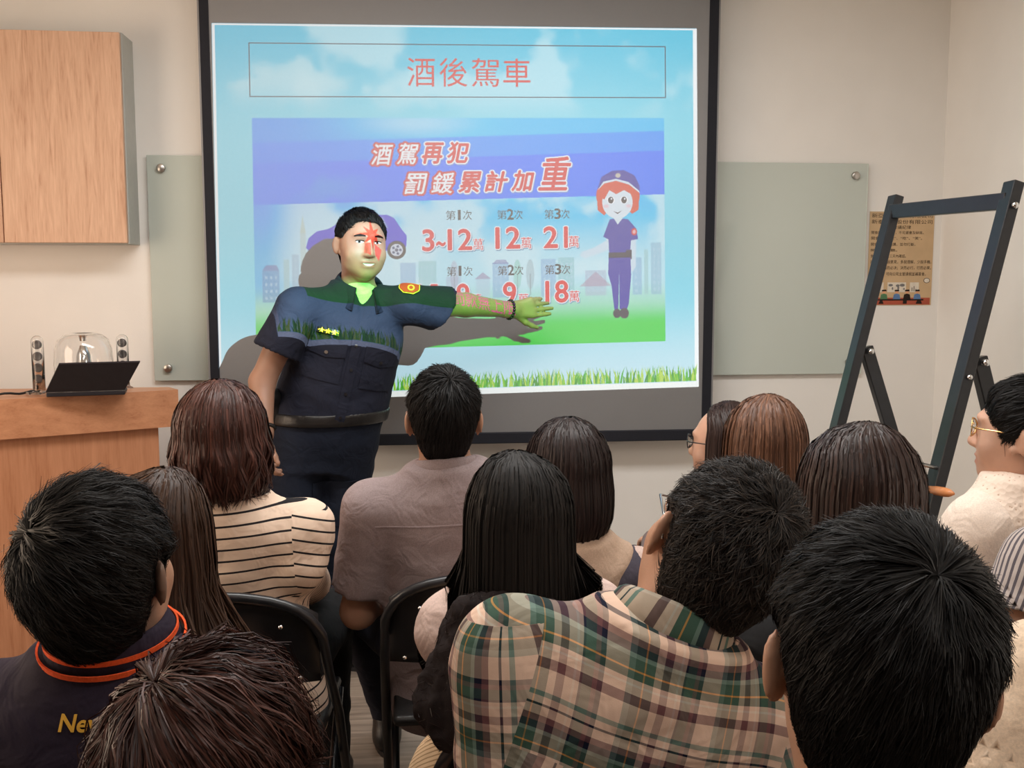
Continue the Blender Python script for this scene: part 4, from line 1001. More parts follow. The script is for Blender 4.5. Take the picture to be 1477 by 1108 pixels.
def trousers(par, k, mat, shoe='leather', h=.018, infl=.0, skirt=False, mid='denim', cuff=.10):
    F = Field(); s = k.s
    F.ell(k.pel+np.array([0, 0, .0]), (.165*s, .13*s, .10), k.F3, .05)
    if skirt: F.ell(k.pel+np.array([-.035, -.02, .02]), (.20, .15, .165), k.F3, .05)
    for i in (0, 1):
        F.cap(k.hip[i], k.kn[i], .088*s+infl, .070*s+infl, .04); F.cap(k.kn[i], k.ft[i]+np.array([0, 0, .02]), .068*s+infl, .052*s+infl, .03)
    V, Q = F.mesh(h, 2); N = vnormals(V, Q); V = V+N*((vnoise(V*np.array([16, 16, 30]))-.5)*.008)[:, None]
    part(par, 'skirt' if skirt else 'trousers', V, Q, mat, {'gco': np.stack([V[:, 0], V[:, 1]+V[:, 2], V[:, 2]*0], 1)})
    for i in (0, 1): shoe_mesh(par, k.ft[i], k.fd[i], shoe)
def shoe_mesh(par, ft, fd, mat, s=1.0):
    F = Field(); d = np.array(fd, float); d[2] = 0; d /= np.linalg.norm(d); x = np.cross(d, [0, 0, 1.]); R = np.stack([x, d, np.array([0, 0, 1.])], 1); b = np.array([ft[0], ft[1], 0])
    F.cap(b-d*.04+np.array([0, 0, .045]), b+d*.10+np.array([0, 0, .036]), .042*s, .036*s, .02)
    F.ell(b+d*.135+np.array([0, 0, .033]), (.045*s, .07*s, .032*s), R, .03); F.ell(b-d*.045+np.array([0, 0, .04]), (.037, .042, .045), R, .02)
    F.cap(b-d*.02+np.array([0, 0, .06]), b-d*.015+np.array([0, 0, .11]), .042, .045, .02); F.plane((0, 0, .006), (0, 0, -1), .002); F.plane(b+np.array([0, 0, .115]), (0, 0, 1), .004)
    V, Q = F.mesh(.012, 1); so = part(par, 'shoe', V, Q, mat)
    n = 26; pts = []
    for i in range(n):
        a = 2*math.pi*i/n; yy = math.cos(a); xx = math.sin(a); pts.append(b+d*(.055+.15*yy)+x*xx*(.045+.006*yy))
    Vv = [p+np.array([0, 0, 0]) for p in pts]+[p+np.array([0, 0, .016]) for p in pts]
    part(par, 'sole', Vv, [tuple(range(n))[::-1], tuple(range(n, 2*n))]+[(i, (i+1) % n, n+(i+1) % n, n+i) for i in range(n)], 'blackplastic', smooth=False)
def collar(par, k, mat, kind='shirt', zoff=-.012, h1=.032, h2=.045, r=None, gap=0.0, name='collar', flare=.018, stripes=None, tilt=.022):
    r = r or (.066 if k.male else .058)*k.s; n = 64; c = k.neck+k.TR@np.array([0, .004, zoff*k.s]); R = k.TR
    nk = k.hc+k.HR@np.array([0, -.022, -.065])*k.s-c; nk /= np.linalg.norm(nk)
    prof = [(r, 0), (r-.002, h1), (r+.004, h1+.004), (r+.010, h1-.002), (r+.010+flare, h1-h2), (r+.006+flare, h1-h2-.001), (r+.006, h1-.010), (r+.004, 0)] if kind == 'shirt' else [(r, 0), (r-.003, h1), (r, h1+.003), (r+.003, h1), (r+.006, 0)]
    V = []; m = len(prof); angs = np.linspace(math.pi/2+gap, math.pi/2+2*math.pi-gap, n)
    fz = R[:, 2]*.55+nk*.45; fz /= np.linalg.norm(fz); fx = R[:, 0]-fz*(R[:, 0]@fz); fx /= np.linalg.norm(fx); fy = np.cross(fz, fx)
    tt = []
    for a in angs:
        fr = math.sin(a)
        for q, (rr, zz) in enumerate(prof):
            V.append(c+fx*rr*1.0*math.cos(a)+fy*(rr*1.08*fr)+fz*(zz+.006-tilt*fr-(.012*max(0, fr)**3 if (kind == 'shirt' and q in (4, 5)) else 0))); tt.append(q/(m-1))
    Q = [(i*m+j, i*m+(j+1) % m, (i+1)*m+(j+1) % m, (i+1)*m+j) for i in range(n-1) for j in range(m)]
    Q += [tuple(range(m)), tuple((n-1)*m+j for j in range(m))[::-1]]
    g = np.array([(.2*(i//m)/n*2, (i % m)*.01, 0) for i in range(len(V))]); g[:, 0] = np.repeat(angs*r, m)
    return part(par, name, V, Q, mat, {'gco': g}), (c, fx, fy, fz, r)
def bvh_of(o):
    b = np.array(o.parent.location) if o.parent else np.array(o.location)
    vs = np.zeros(len(o.data.vertices)*3); o.data.vertices.foreach_get('co', vs); vs = vs.reshape(-1, 3)+b
    return BVHTree.FromPolygons(vs.tolist(), [list(p.vertices) for p in o.data.polygons])
def decal(par, bvh, name, pts2, faces, o, ux, uy, dr, mat, lift=.002, thick=.0015, attrs=None):
    """a thin patch laid on a surface: points o+ux*x+uy*y are cast along dr."""
    o, ux, uy, dr = map(lambda v: np.array(v, float), (o, ux, uy, dr)); A = []; B = []
    for x, y_ in pts2:
        p = o+ux*x+uy*y_; hit = bvh.ray_cast(Vector(p-dr*.3), Vector(dr), .8)
        if hit[0] is None: hit = bvh.find_nearest(Vector(p))
        if hit[0] is None: q = p; nn = -dr
        else:
            q = np.array(hit[0]); nn = np.array(hit[1]); nn = nn if nn@dr < 0 else -nn; nn = (nn-dr*1.5); nn /= np.linalg.norm(nn)
        A.append(q+nn*lift); B.append(q+nn*(lift+thick))
    n = len(A); F = [tuple(i+n for i in f) for f in faces]+[tuple(f)[::-1] for f in faces]
    ed = {}
    for f in faces:
        for i in range(len(f)): e = (f[i], f[(i+1) % len(f)]); ed[e] = ed.get(e, 0)+1
    F += [(a, b, b+n, a+n) for (a, b) in ed if (b, a) not in ed]
    return part(par, name, A+B, F, mat, attrs, smooth=False)
def gridpatch(w_, h_, nx=8, ny=4, shape=None):
    P = []; F = []
    for j in range(ny+1):
        for i in range(nx+1):
            x, y_ = -1+2*i/nx, -1+2*j/ny
            if shape: x, y_ = shape(x, y_)
            P.append((x*w_/2, y_*h_/2))
    for j in range(ny):
        for i in range(nx): a = j*(nx+1)+i; F.append((a, a+1, a+nx+2, a+nx+1))
    return P, F

# ------------------------------------------------------------------ hair: a scalp shell with ribbon strands flowing over it
def ribbons(P, N, w, roll, tone):
    """P (n,K,3) strand points, N (n,K,3) outward normals, w (n,K) widths"""
    n, K = P.shape[:2]; T = np.gradient(P, axis=1); T /= np.linalg.norm(T, axis=2)[..., None]+1e-9
    S_ = np.cross(T, N); S_ /= np.linalg.norm(S_, axis=2)[..., None]+1e-9; N2 = np.cross(S_, T)
    D = S_*np.cos(roll)[:, None, None]+N2*np.sin(roll)[:, None, None]
    V = np.stack([P-D*w[..., None]*.5, P+D*w[..., None]*.5], 2).reshape(-1, 3)
    i = np.arange(n)[:, None]*K*2+np.arange(K-1)[None]*2; Q = np.stack([i, i+1, i+3, i+2], -1).reshape(-1, 4)
    return V, Q, np.repeat(tone, K*2)
HL_M = np.array([(0, .086), (30, .086), (46, .074), (60, .035), (70, -.008), (80, -.012), (86, .03), (108, .028), (116, -.005), (126, -.045), (150, -.082), (180, -.088)])
def scalp(d, rx, ry, rzu, rzd):
    rz = np.where(d[..., 2] > 0, rzu, rzd); return 1/np.sqrt((d[..., 0]/rx)**2+(d[..., 1]/ry)**2+(d[..., 2]/rz)**2)
HO = np.array([0, -.012, .024])
def hair_short(par, k, mat, n=5000, tk=.020, side=.010, pole=(28, 0), L_=.05, lift=.5, wdt=.0022, seed=1, hl=HL_M, jit=.25, swirl=.6, fringe=0.0, tone=(.15, .35), label=None, clump=.5, droop=0.0):
    r = np.random.default_rng(seed); tl, sd = map(math.radians, pole); n = int(n*1.22); wdt *= .84; jit *= .6; lift *= .45
    a = np.array([math.sin(sd), -math.sin(tl)*math.cos(sd), math.cos(tl)*math.cos(sd)]); u_ = np.cross([0, 1., 0], a); u_ /= np.linalg.norm(u_); v = np.cross(a, u_)
    rx, ry, rzu, rzd = .0775, .0985, .098, .152
    def dirs(th, ph): return np.cos(ph)[..., None]*a+np.sin(ph)[..., None]*(np.cos(th)[..., None]*u_+np.sin(th)[..., None]*v)
    tg = np.linspace(0, 2*math.pi, 145)[:-1]; pg = np.linspace(.05, 2.9, 200); TH, PH = np.meshgrid(tg, pg, indexing='ij'); d = dirs(TH, PH)
    P0 = HO+d*scalp(d, rx, ry, rzu, rzd)[..., None]; al = np.degrees(np.abs(np.arctan2(P0[..., 0], P0[..., 1]))); below = P0[..., 2] < np.interp(al, hl[:, 0], hl[:, 1])
    pe = pg[np.argmax(below, 1)]; pe = np.convolve(np.r_[pe[-3:], pe, pe[:3]], np.ones(7)/7, 'valid')
    pend = lambda th: np.interp(np.mod(th, 2*math.pi), np.r_[tg, 2*math.pi], np.r_[pe, pe[0]])
    def surf(th, ph, off):
        d = dirs(th, ph); q = HO+d*(scalp(d, rx, ry, rzu, rzd)+off)[..., None]; return q, d
    def thick(th, ph):
        d = dirs(th, ph); z = d[..., 2]*.1; f = sstep(-.05, .06, z); e = side*.35+(side*.65)*sstep(-.09, -.02, z)+(tk-side)*f
        lo = sum(np.sin(d@np.array(c)*q+p) for c, q, p in ((np.array([1, .3, .6]), 17, seed), (np.array([-.4, 1, .5]), 23, seed*2), (np.array([.3, -.6, 1]), 31, seed*3)))
        return e*(1+.10*lo*clump)
    nt, ns = 96, 26; tt = np.linspace(0, 2*math.pi, nt+1)[:-1]; ss = np.linspace(.001, 1, ns); TH, SS = np.meshgrid(tt, ss, indexing='ij'); PH = SS*pend(TH)
    off = thick(TH, PH)*(.10+.34*sstep(.1, .8, PH))*np.sqrt(np.clip((1-SS)/.10, .02, 1)); C_, _ = surf(TH, PH, off); V1 = C_.reshape(-1, 3)
    i, j = np.meshgrid(np.arange(nt), np.arange(ns-1), indexing='ij'); i2 = (i+1) % nt; Q1 = np.stack([i*ns+j, i*ns+j+1, i2*ns+j+1, i2*ns+j], -1).reshape(-1, 4)
    K = 5 if L_ < .08 else 8; th0 = r.random(n)*2*math.pi; e0 = pend(th0); ph0 = np.arccos(1-r.random(n)*(1-np.cos(np.minimum(e0, 2.6)))); ph0 = np.where(r.random(n) < .07, r.random(n)*.45, ph0); ph0 = np.minimum(ph0, e0*.985)
    L2 = L_*(.6+.7*r.random(n)); sg = np.linspace(0, 1, K)[None]
    ph = ph0[:, None]+L2[:, None]/.105*sg; lim = (pend(th0)*1.02)[:, None]; ph = np.where(ph > lim, lim+(ph-lim)*.12, ph)
    th = th0[:, None]+(swirl*.18*(sg)+(r.normal(size=n)*jit)[:, None]*sg*(.6+sg))*np.clip(.5/np.sin(np.clip(ph, .12, 3)), .5, 3)*.6
    cl = np.sin(th0*9+seed)*np.cos(ph0*13+seed*2); e = thick(th, ph); edge = np.sqrt(np.clip((pend(th)-ph)/.25, .12, 1))
    offs = e*(.30+(.62+.22*cl*clump)[:, None]*np.sqrt(sg)+lift*(r.random(n)**2)[:, None]*sg**2)*edge
    P, d = surf(th, ph, offs)
    if droop: P[..., 2] -= droop*(sg**2)*(r.random(n))[:, None]
    w_ = wdt*(.7+.6*r.random(n))[:, None]*(1-.75*sg**2); V2, Q2, tn = ribbons(P, d, w_, r.normal(size=n)*.55, np.clip(tone[0]+tone[1]*r.random(n)+.15*cl, 0, 1))
    V = np.concatenate([V1, V2]); Q = np.concatenate([Q1, Q2+len(V1)]); tn = np.r_[np.zeros(len(V1))+.03, tn]
    V = k.hc+(V*k.hs)@k.HR.T
    return part(par, 'hair', V, Q, mat, {'tone': tn}, True, label)
def hair_long(par, k, mat, zend=-.35, n=4500, e0=.022, A0=64, wdt=.0035, seed=1, prof=((0, 1), (1, 1)), wave=(0, .1), part_x=0.0, pole=4, jit=.05, field=None, margin=.006, tone=(.2, .4), fringe=0, label=None, lenvar=.05, fl=.0, xsc=1.0):
    r = np.random.default_rng(seed); rx, ry, rz = (.078+e0*.8)*xsc, .098+e0*.8, .097+e0*.62; tl = math.radians(pole); n = int(n*1.1); wdt *= .80
    down = np.array([0, 0, -1.]); yawR = k.HR; K = 11; KS = 5
    def build(al0, ph0, dep, lenf, ph_w, jt, up=0):
        m = len(al0); sg = np.linspace(0, 1, KS)[None]; peq = math.radians(93)
        ph = ph0[:, None]+(peq-ph0[:, None])*sg
        sgn = np.where(al0 >= 0, 1, -1); ae = sgn*(A0+np.abs(al0)/180*(180-A0)); f = sstep(0, 1.25, ph)
        al = np.radians(al0[:, None]*(1-f)+ae[:, None]*f); al = al+jt[:, None]*sg*.3
        d = np.stack([np.sin(al)*np.sin(ph), np.cos(al)*np.sin(ph), np.cos(ph)], -1)
        cs, sn = math.cos(tl), math.sin(tl); d = np.stack([d[..., 0], d[..., 1]*cs-d[..., 2]*sn*1.0, d[..., 2]*cs+d[..., 1]*sn*1.0], -1)
        lob = .0012*(np.sin(al0*.35+seed)+np.sin(al0*.81+2*seed))[:, None]
        q = HO+np.array([part_x, 0, 0])*np.exp(-(ph[..., None]/.6)**2)+d*(1/np.sqrt((d[..., 0]/rx)**2+(d[..., 1]/ry)**2+(d[..., 2]/rz)**2)-dep[:, None]+lob*f)[..., None]
        W = k.hc+(q*k.hs)@k.HR.T; eq = W[:, -1]; oc = k.hc+k.HR@(HO*k.hs); rad = eq-oc; rad[:, 2] = 0; nr = np.linalg.norm(rad, axis=1)[:, None]; rd = rad/nr
        Lz = np.maximum((eq[:, 2]-(k.hc[2]+zend*k.s)), .02)*lenf; t = np.linspace(0, 1, K-KS+1)[1:][None]
        pr = np.interp(t[0], [p[0] for p in prof], [p[1] for p in prof])[None]
        wv = wave[0]*np.sin(2*math.pi*(t*Lz[:, None]/wave[1])+ph_w[:, None])*sstep(0, .35, t)
        side_ = np.cross(rd, down)
        C2 = oc[None, None]+rd[:, None]*(nr[:, None, 0:1][..., 0]*pr+wv+jt[:, None]*t*.05)[..., None]; C2[..., 2] = eq[:, None, 2]-t*Lz[:, None]
        C2 = C2+side_[:, None]*(wv*.9+jt[:, None]*t*.10)[..., None]
        P = np.concatenate([W, C2], 1); N = P-oc; N[:, KS:, 2] *= .15; N /= np.linalg.norm(N, axis=2)[..., None]+1e-9
        return P, N
    # shell
    na = 90; al = np.linspace(-180, 180, na+1)[:-1]+1e-3; shells = []
    Ps, Ns = build(al, np.full(na, .02), np.full(na, .006), np.full(na, .93), np.sin(np.radians(al)*7)*2, np.zeros(na))
    al0 = (r.random(n)*2-1)*180; ph0 = np.where(r.random(n) < .5, .03+.25*r.random(n), np.arccos(1-r.random(n)*.95))
    cl = np.interp(al0, np.linspace(-180, 180, 90), r.normal(size=90))*.8+np.interp(al0, np.linspace(-180, 180, 260), r.normal(size=260))*.5
    P, N = build(al0, ph0, .006*r.random(n)**.7-.0015-.0006*cl, 1-lenvar*r.random(n)-.02*cl*lenvar/.05, np.sin(np.radians(al0)*7)*2+r.normal(size=n)*.35, r.normal(size=n)*jit)
    def push(P):
        if field is None: return P
        sh = P.shape; X = P.reshape(-1, 3).copy()
        for _ in range(3):
            D = field.eval(X); g = np.stack([field.eval(X+np.eye(3)[i]*.004)-D for i in range(3)], 1); g[:, 2] *= .3; g /= np.linalg.norm(g, axis=1)[:, None]+1e-9
            X += g*np.clip(margin-D, 0, .06)[:, None]
        return X.reshape(sh)
    P = push(P); Ps = push(Ps)
    V1 = Ps.reshape(-1, 3); i, j = np.meshgrid(np.arange(na), np.arange(K-1), indexing='ij'); i2 = (i+1) % na
    Q1 = np.stack([i*K+j, i*K+j+1, i2*K+j+1, i2*K+j], -1); keep = np.ones((na, K-1), bool)
    ae = A0+np.abs(al)/180*(180-A0); keep[(np.abs(al) < 6) | (np.abs(al) > 178.9)] &= True
    frontcol = np.abs(np.arange(na)-na//2) == 0; keep[na//2-1, 3:] = False
    Q1 = Q1[keep].reshape(-1, 4)
    sg = np.linspace(0, 1, K)[None]; w_ = wdt*(.6+.8*r.random(n))[:, None]*np.where(sg < .85, 1, 1-(sg-.85)/.15*.8)
    V2, Q2, tn = ribbons(P, N, w_, r.normal(size=n)*.28, np.clip(tone[0]+tone[1]*r.random(n)+.1*cl, 0, 1))
    return part(par, 'hair', np.concatenate([V1, V2]), np.concatenate([Q1, Q2+len(V1)]), mat, {'tone': np.r_[np.full(len(V1), .05), tn]}, True, label)
for nm, dk, lt in [('hair_black', (.004, .0037, .004), (.018, .015, .014)), ('hair_black_soft', (.005, .0045, .0045), (.030, .024, .021)), ('hair_grey', (.005, .005, .006), (.095, .075, .062)), ('hair_auburn', (.018, .008, .007), (.18, .066, .046)), ('hair_brown', (.020, .010, .007), (.13, .065, .038)), ('hair_light', (.06, .027, .017), (.30, .145, .085)), ('hair_dark_brown', (.012, .007, .007), (.085, .045, .035)), ('hair_bob', (.010, .006, .006), (.06, .034, .030))]:
    MAT[nm] = M_hair(nm, dk, lt, *((.55, .22) if 'black' in nm or 'grey' in nm else ()))
def glasses(par, k, mat='gold', w_=.046):
    r = k.hs; P = lambda x, y_, z: k.hc+k.HR@(np.array([x, y_, z])*r); fr = MB(); lenses = []
    for sx in (-1, 1):
        ring = [P(sx*.033+w_/2*math.cos(a), .103-.006*abs(math.cos(a)), .010+.021*math.sin(a)) for a in np.linspace(0, 2*math.pi, 25)[:-1]]
        fr.tube(ring, .0016, 6, True); n_ = len(ring)
        lenses.append((ring+[p+k.HR[:, 1]*.0012 for p in ring], [tuple(range(n_)), tuple(range(n_, 2*n_))[::-1]]+[(i, n_+i, n_+(i+1) % n_, (i+1) % n_) for i in range(n_)]))
        fr.tube([P(sx*.057, .098, .014), P(sx*.073, .085, .014), P(sx*.083, .0, .012), P(sx*.083, -.03, -.004)], .0017, 6)
    fr.tube([P(-.010, .104, .013), P(0, .109, .016), P(.010, .104, .013)], .0015, 6)
    g = part(par, 'glasses', fr.V, fr.F, mat)
    b = np.array(par.location)
    for V, F in lenses: mk('lens', np.array(V)-b, F, MAT['lens'], g, False)
    return g

# ------------------------------------------------------------------ the officer
def officer():
    hc = atY(521, 355, 3.62)
    k = skeleton(hc, (160, -2, -3), (-.29, 3.66, .96), 163, 0, True, 1.0, sh=.20,
                 knees=[(-.255, 3.70, .50), (-.44, 3.60, .50)], feet=[(-.30, 3.76, .09), (-.47, 3.62, .09)])
    k.neck = hc+np.array([-.004, .02, -.165]); 
    k = skeleton(hc, (160, -2, -3), (-.29, 3.66, .96), 163, 0, True, 1.0, sh=.20,
                 knees=[(-.255, 3.70, .50), (-.44, 3.60, .50)], feet=[(-.30, 3.755, .09), (-.47, 3.62, .09)])
    k.sh[0] = np.array([.01, 3.62, 1.375]); k.sh[1] = np.array([-.38, 3.50, 1.365])
    k.el = [atY(672, 440, 3.73), np.array([-.497, 3.48, 1.115])]
    k.wr = [atY(738, 447, 3.81), np.array([-.48, 3.38, .955])]
    sec = k.secs.copy(); sec[:, 1] *= np.interp(sec[:, 0]/k.L, [-.3, .2, .6, .9, 1], [1.08, 1.12, 1.10, 1.0, 1.0]); sec[:, 2] *= np.interp(sec[:, 0]/k.L, [-.3, .2, .6, 1], [1.1, 1.2, 1.12, 1]); k.secs = sec
    hands = [(((1, .22, .10), (0, 1, -.1), (0, 0, -1)), dict(point=[2, 3, 9, 16], tcurl=6, spread=.5)), (((.06, -.12, -1), (1, .2, 0), (0, -1, 0)), dict(curl=26))]
    F = body_field(k, 1.18, True, hands)
    o = person_root(k, F, .0050, 'skin_tan', 'police officer in navy uniform standing and pointing at the projection screen', sm=1)
    bv = bvh_of(o)
    fw = k.HR[:, 1]; hx, hz = k.HR[:, 0], k.HR[:, 2]
    def fp(x, z): return k.hc+hx*x*1.0+hz*z+fw*.1
    for sx in (-1, 1):
        P, Fc = gridpatch(.026, .0082, 8, 3, lambda x, y: (x, y*(1-.85*x*x)))
        e = decal(o, bv, 'eye', P, Fc, fp(sx*.032, .013), hx, hz, -fw, 'eyew', .0004, .0006)
        P, Fc = gridpatch(.0095, .0085, 6, 3, lambda x, y: (x*math.sqrt(max(0, 1-.6*y*y)), y*.8)); decal(o, bv, 'iris', P, Fc, fp(sx*.032+.002, .013), hx, hz, -fw, 'eyed', .0012, .0004)
        P, Fc = gridpatch(.029, .0032, 8, 1, lambda x, y: (x, y-1.3*x*x)); decal(o, bv, 'eyelid', P, Fc, fp(sx*.032, .0185), hx, hz, -fw, 'hair_black', .0012, .0006)
        P, Fc = gridpatch(.036, .0075, 8, 2, lambda x, y, sx=sx: (x, y*(1-.5*abs(x))-.8*x*x+.35*x*-sx)); decal(o, bv, 'eyebrow', P, Fc, fp(sx*.034, .036), hx, hz, -fw, 'hair_black', .0008, .0015)
    P, Fc = gridpatch(.042, .0085, 10, 2, lambda x, y: (x, y*(1-.8*x*x)+1.1*x*x)); decal(o, bv, 'teeth', P, Fc, fp(0, -.064), hx, hz, -fw, 'teeth', .0003, .0008)
    hair_short(o, k, 'hair_black', 4200, .017, .007, (42, 10), .045, .4, .0026, 3, tone=(.1, .4), label='short black hair')
    # uniform shirt
    def opened(F):
        a = k.neck+k.TR@np.array([0, .085, .02]); b = k.neck+k.TR@np.array([0, .135, -.105]); F.cap(a, b, .030, .002, .006, 's'); F.plane((0, 0, .955), (0, 0, -1)); return F
    SF = opened(shirt_field(k, 'short', .016, neck=.068, slen=.60, sl_loose=.026, drape={0: (.030, .036, .50)})); V, Q = shirt_mesh(k, SF, .0075, .004, 2); sh = part(o, 'uniform_shirt', V, Q, 'navy')
    UF = Field(); UF.loft(k.pel, k.TR, k.secs, .006, .03); UF.cap(k.neck+k.TR@np.array([0, 0, -.04]), k.neck+k.TR@np.array([0, .02, .0]), .066, .064, .03); UF.plane((0, 0, 1.2), (0, 0, -1)); UF.plane(k.neck+np.array([0, 0, .012]), (0, .5, 1))
    V, Q = UF.mesh(.008, 1); part(o, 'undershirt', V, Q, 'undershirt')
    collar(o, k, 'navy', 'shirt', zoff=.014, h1=.028, h2=.066, r=.072, gap=.40, flare=.034, tilt=.030)
    bs = bvh_of(sh); fwd = -k.TR[:, 1]; tx, tz = k.TR[:, 0], k.TR[:, 2]
    def tp(x, z): return k.pel+tx*x+tz*z+k.TR[:, 1]*.12
    L = k.L
    P, Fc = gridpatch(.034, .36, 2, 20); pk = decal(o, bs, 'placket', P, Fc, tp(.004, L-.30), tx, tz, fwd, 'navy', .0015, .002)
    for i in range(4):
        c = [(0, 0)]+[(.0055*math.cos(a), .0055*math.sin(a)) for a in np.linspace(0, 2*math.pi, 11)[:-1]]; decal(o, bs, 'button', c, [(0, i_, i_ % 10+1) for i_ in range(1, 11)], tp(.004, L-.17-.085*i), tx, tz, fwd, 'blackplastic', .004, .002)
    for sx in (-1, 1):
        P, Fc = gridpatch(.125, .135, 8, 8); p1 = decal(o, bs, 'pocket', P, Fc, tp(sx*.098, L-.245), tx, tz, fwd, 'navy', .001, .002)
        P, Fc = gridpatch(.130, .055, 10, 4, lambda x, y: (x, y-(.45*(1-abs(x)) if y < 0 else 0)*abs(min(y, 0)))); decal(o, bs, 'pocket_flap', P, Fc, tp(sx*.098, L-.190), tx, tz, fwd, 'navy', .004, .0025)
        c = [(0, 0)]+[(.006*math.cos(a), .006*math.sin(a)) for a in np.linspace(0, 2*math.pi, 11)[:-1]]; decal(o, bs, 'snap', c, [(0, i_, i_ % 10+1) for i_ in range(1, 11)], tp(sx*.098, L-.212), tx, tz, fwd, 'steel' if sx > 0 else 'blackplastic', .008, .002)
    P, Fc = gridpatch(.074, .019, 10, 2); bar = decal(o, bs, 'rank_bar', P, Fc, tp(.105, L-.142), tx, tz, fwd, 'blackplastic', .004, .002)
    for i in range(3):
        c = [(0, 0)]+[((.0105 if j % 2 == 0 else .0055)*math.cos(math.pi/2+j*math.pi/5), (.0105 if j % 2 == 0 else .0055)*math.sin(math.pi/2+j*math.pi/5)) for j in range(10)]
        decal(o, bs, 'rank_star', c, [(0, i_, i_ % 10+1) for i_ in range(1, 11)], tp(.105-.022+.022*i, L-.142), tx, tz, fwd, 'patchgold', .007, .002)
    P, Fc = gridpatch(.070, .003, 10, 1); decal(o, bs, 'rank_line', P, Fc, tp(.105, L-.142), tx, tz, fwd, 'patchgold', .0068, .001)
    # shoulder patch on the outstretched sleeve
    ad = (k.el[0]-k.sh[0])/np.linalg.norm(k.el[0]-k.sh[0]); pc = atY(592, 408, 3.5); view = np.array([-.05, 1, -.25]); view /= np.linalg.norm(view); px_ = np.array([.97, .1, -.22]); pz_ = np.cross(px_, view)*1.0
    pz_ = pz_ if pz_[2] > 0 else -pz_
    shield = lambda x, y: (x*(1-.12*(y+1)/2)*(1 if y > -.2 else 1-.55*(-.2-y)/.8), y)
    for nm, w_, h_, m_, lf in (('shoulder_patch', .080, .046, 'patchgold', .003), ('patch_field', .072, .039, 'patchred', .0052)):
        P, Fc = gridpatch(w_, h_, 8, 6, shield); decal(o, bs, nm, P, Fc, pc, px_, pz_, view, m_, lf, .0015)
    c = [(0, 0)]+[(.0125*math.cos(a), .0125*math.sin(a)) for a in np.linspace(0, 2*math.pi, 15)[:-1]]; decal(o, bs, 'patch_emblem', c, [(0, i_, i_ % 14+1) for i_ in range(1, 15)], pc+px_*.006, px_, pz_, view, 'patchgold', .0068, .001)
    c = [(x*.55, y*.55) for x, y in c]; decal(o, bs, 'patch_emblem', c, [(0, i_, i_ % 14+1) for i_ in range(1, 15)], pc+px_*.006, px_, pz_, view, 'patchred', .0078, .001)
    # belt, holster, trousers, shoes, watch, bead bracelet
    BF = Field(); BF.loft(k.pel, k.TR, k.secs, .021, .01); BF.plane((0, 0, .995), (0, 0, 1), .002); BF.plane((0, 0, .95), (0, 0, -1), .002); V, Q = BF.mesh(.008, 1); belt = part(o, 'belt', V, Q, 'leather')
    tb = np.array(o.location)
    H_ = Field(); c0 = k.pel+tx*.205+k.TR[:, 1]*.02+np.array([0, 0, .03]); H_.cap(c0, c0-np.array([0, 0, .15]), .036, .026, .01); H_.ell(c0+np.array([0, -.02, .02]), (.03, .045, .03), None, .02); V, Q = H_.mesh(.008, 1)
    mk('holster', V-tb, Q, MAT['leather'], belt, True)
    FT = Field(); FT.loft(k.pel, k.TR, [(-.17, .15, .13, 0), (-.06, .185, .150, 0), (.03, .19, .152, 0)], .006, .03)
    for i in (0, 1):
        hp = k.pel+k.TR@np.array([(-1, 1)[i]*.092, 0, -.10]); FT.cap(hp, k.kn[i], .105, .088, .05); FT.cap(k.kn[i], k.ft[i]+np.array([0, 0, -.01]), .088, .075, .03)
    FT.plane((0, 0, .035), (0, 0, -1), .004); V, Q = FT.mesh(.009, 2); N = vnormals(V, Q)
    fold = (vnoise(V*np.array([10, 10, 26]))-.5)*.014*(.5+1.3*np.clip((.35-V[:, 2])/.3, 0, 1)); V = V+N*fold[:, None]; tr = part(o, 'trousers', V, Q, 'navyt')
    bt = bvh_of(tr); P, Fc = gridpatch(.15, .17, 6, 6); cp = np.array([-.20, 3.45, .66]); decal(o, bt, 'cargo_pocket', P, Fc, cp+np.array([.03, 0, 0]), np.array([.8, .6, 0]), np.array([0, 0, 1.]), np.array([-.6, .8, 0]), 'navyt', .002, .004)
    fdl = [np.array([.93, -.36, 0]), np.array([-.35, -.93, 0])]
    for i in (0, 1): shoe_mesh(o, k.ft[i]+fdl[i]*.02, fdl[i], 'leather', 1.05)
    d = k.wr[1]-k.el[1]; d /= np.linalg.norm(d); xx = np.cross(d, [0, 1, 0]); xx /= np.linalg.norm(xx); yy = np.cross(d, xx); c = k.wr[1]-d*.015
    wt = MB().tube([c+(xx*math.cos(a)+yy*math.sin(a))*.033 for a in np.linspace(0, 2*math.pi, 25)[:-1]], .0075, 6, True); wo = part(o, 'watch', wt.V, wt.F, 'leather')
    wf = c-np.array([.0, .036, 0])
    mb = MB().box((-.016, -.004, -.018), (.016, .006, .018), frame(wf, np.array([1., 0, 0]), np.array([0, 1., 0]), np.array([0, 0, 1.])), .003); mk('watch_face', np.array(mb.V)-tb, mb.F, MAT['blackplastic'], wo, False)
    d = k.wr[0]-k.el[0]; d /= np.linalg.norm(d); xx = np.cross(d, [0, 0, 1.]); xx /= np.linalg.norm(xx); yy = np.cross(d, xx); c = k.wr[0]-d*.008
    bead = MB()
    for a in np.linspace(0, 2*math.pi, 20)[:-1]:
        p = c+(xx*math.cos(a)+yy*math.sin(a)*1.0)*.0345; bead.lathe([(0, -.0062), (.0044, -.0044), (.0062, 0), (.0044, .0044), (0, .0062)], 8, Matrix.Translation(p))
    part(o, 'bead_bracelet', bead.V, bead.F, 'blackplastic')
    return k
officer()

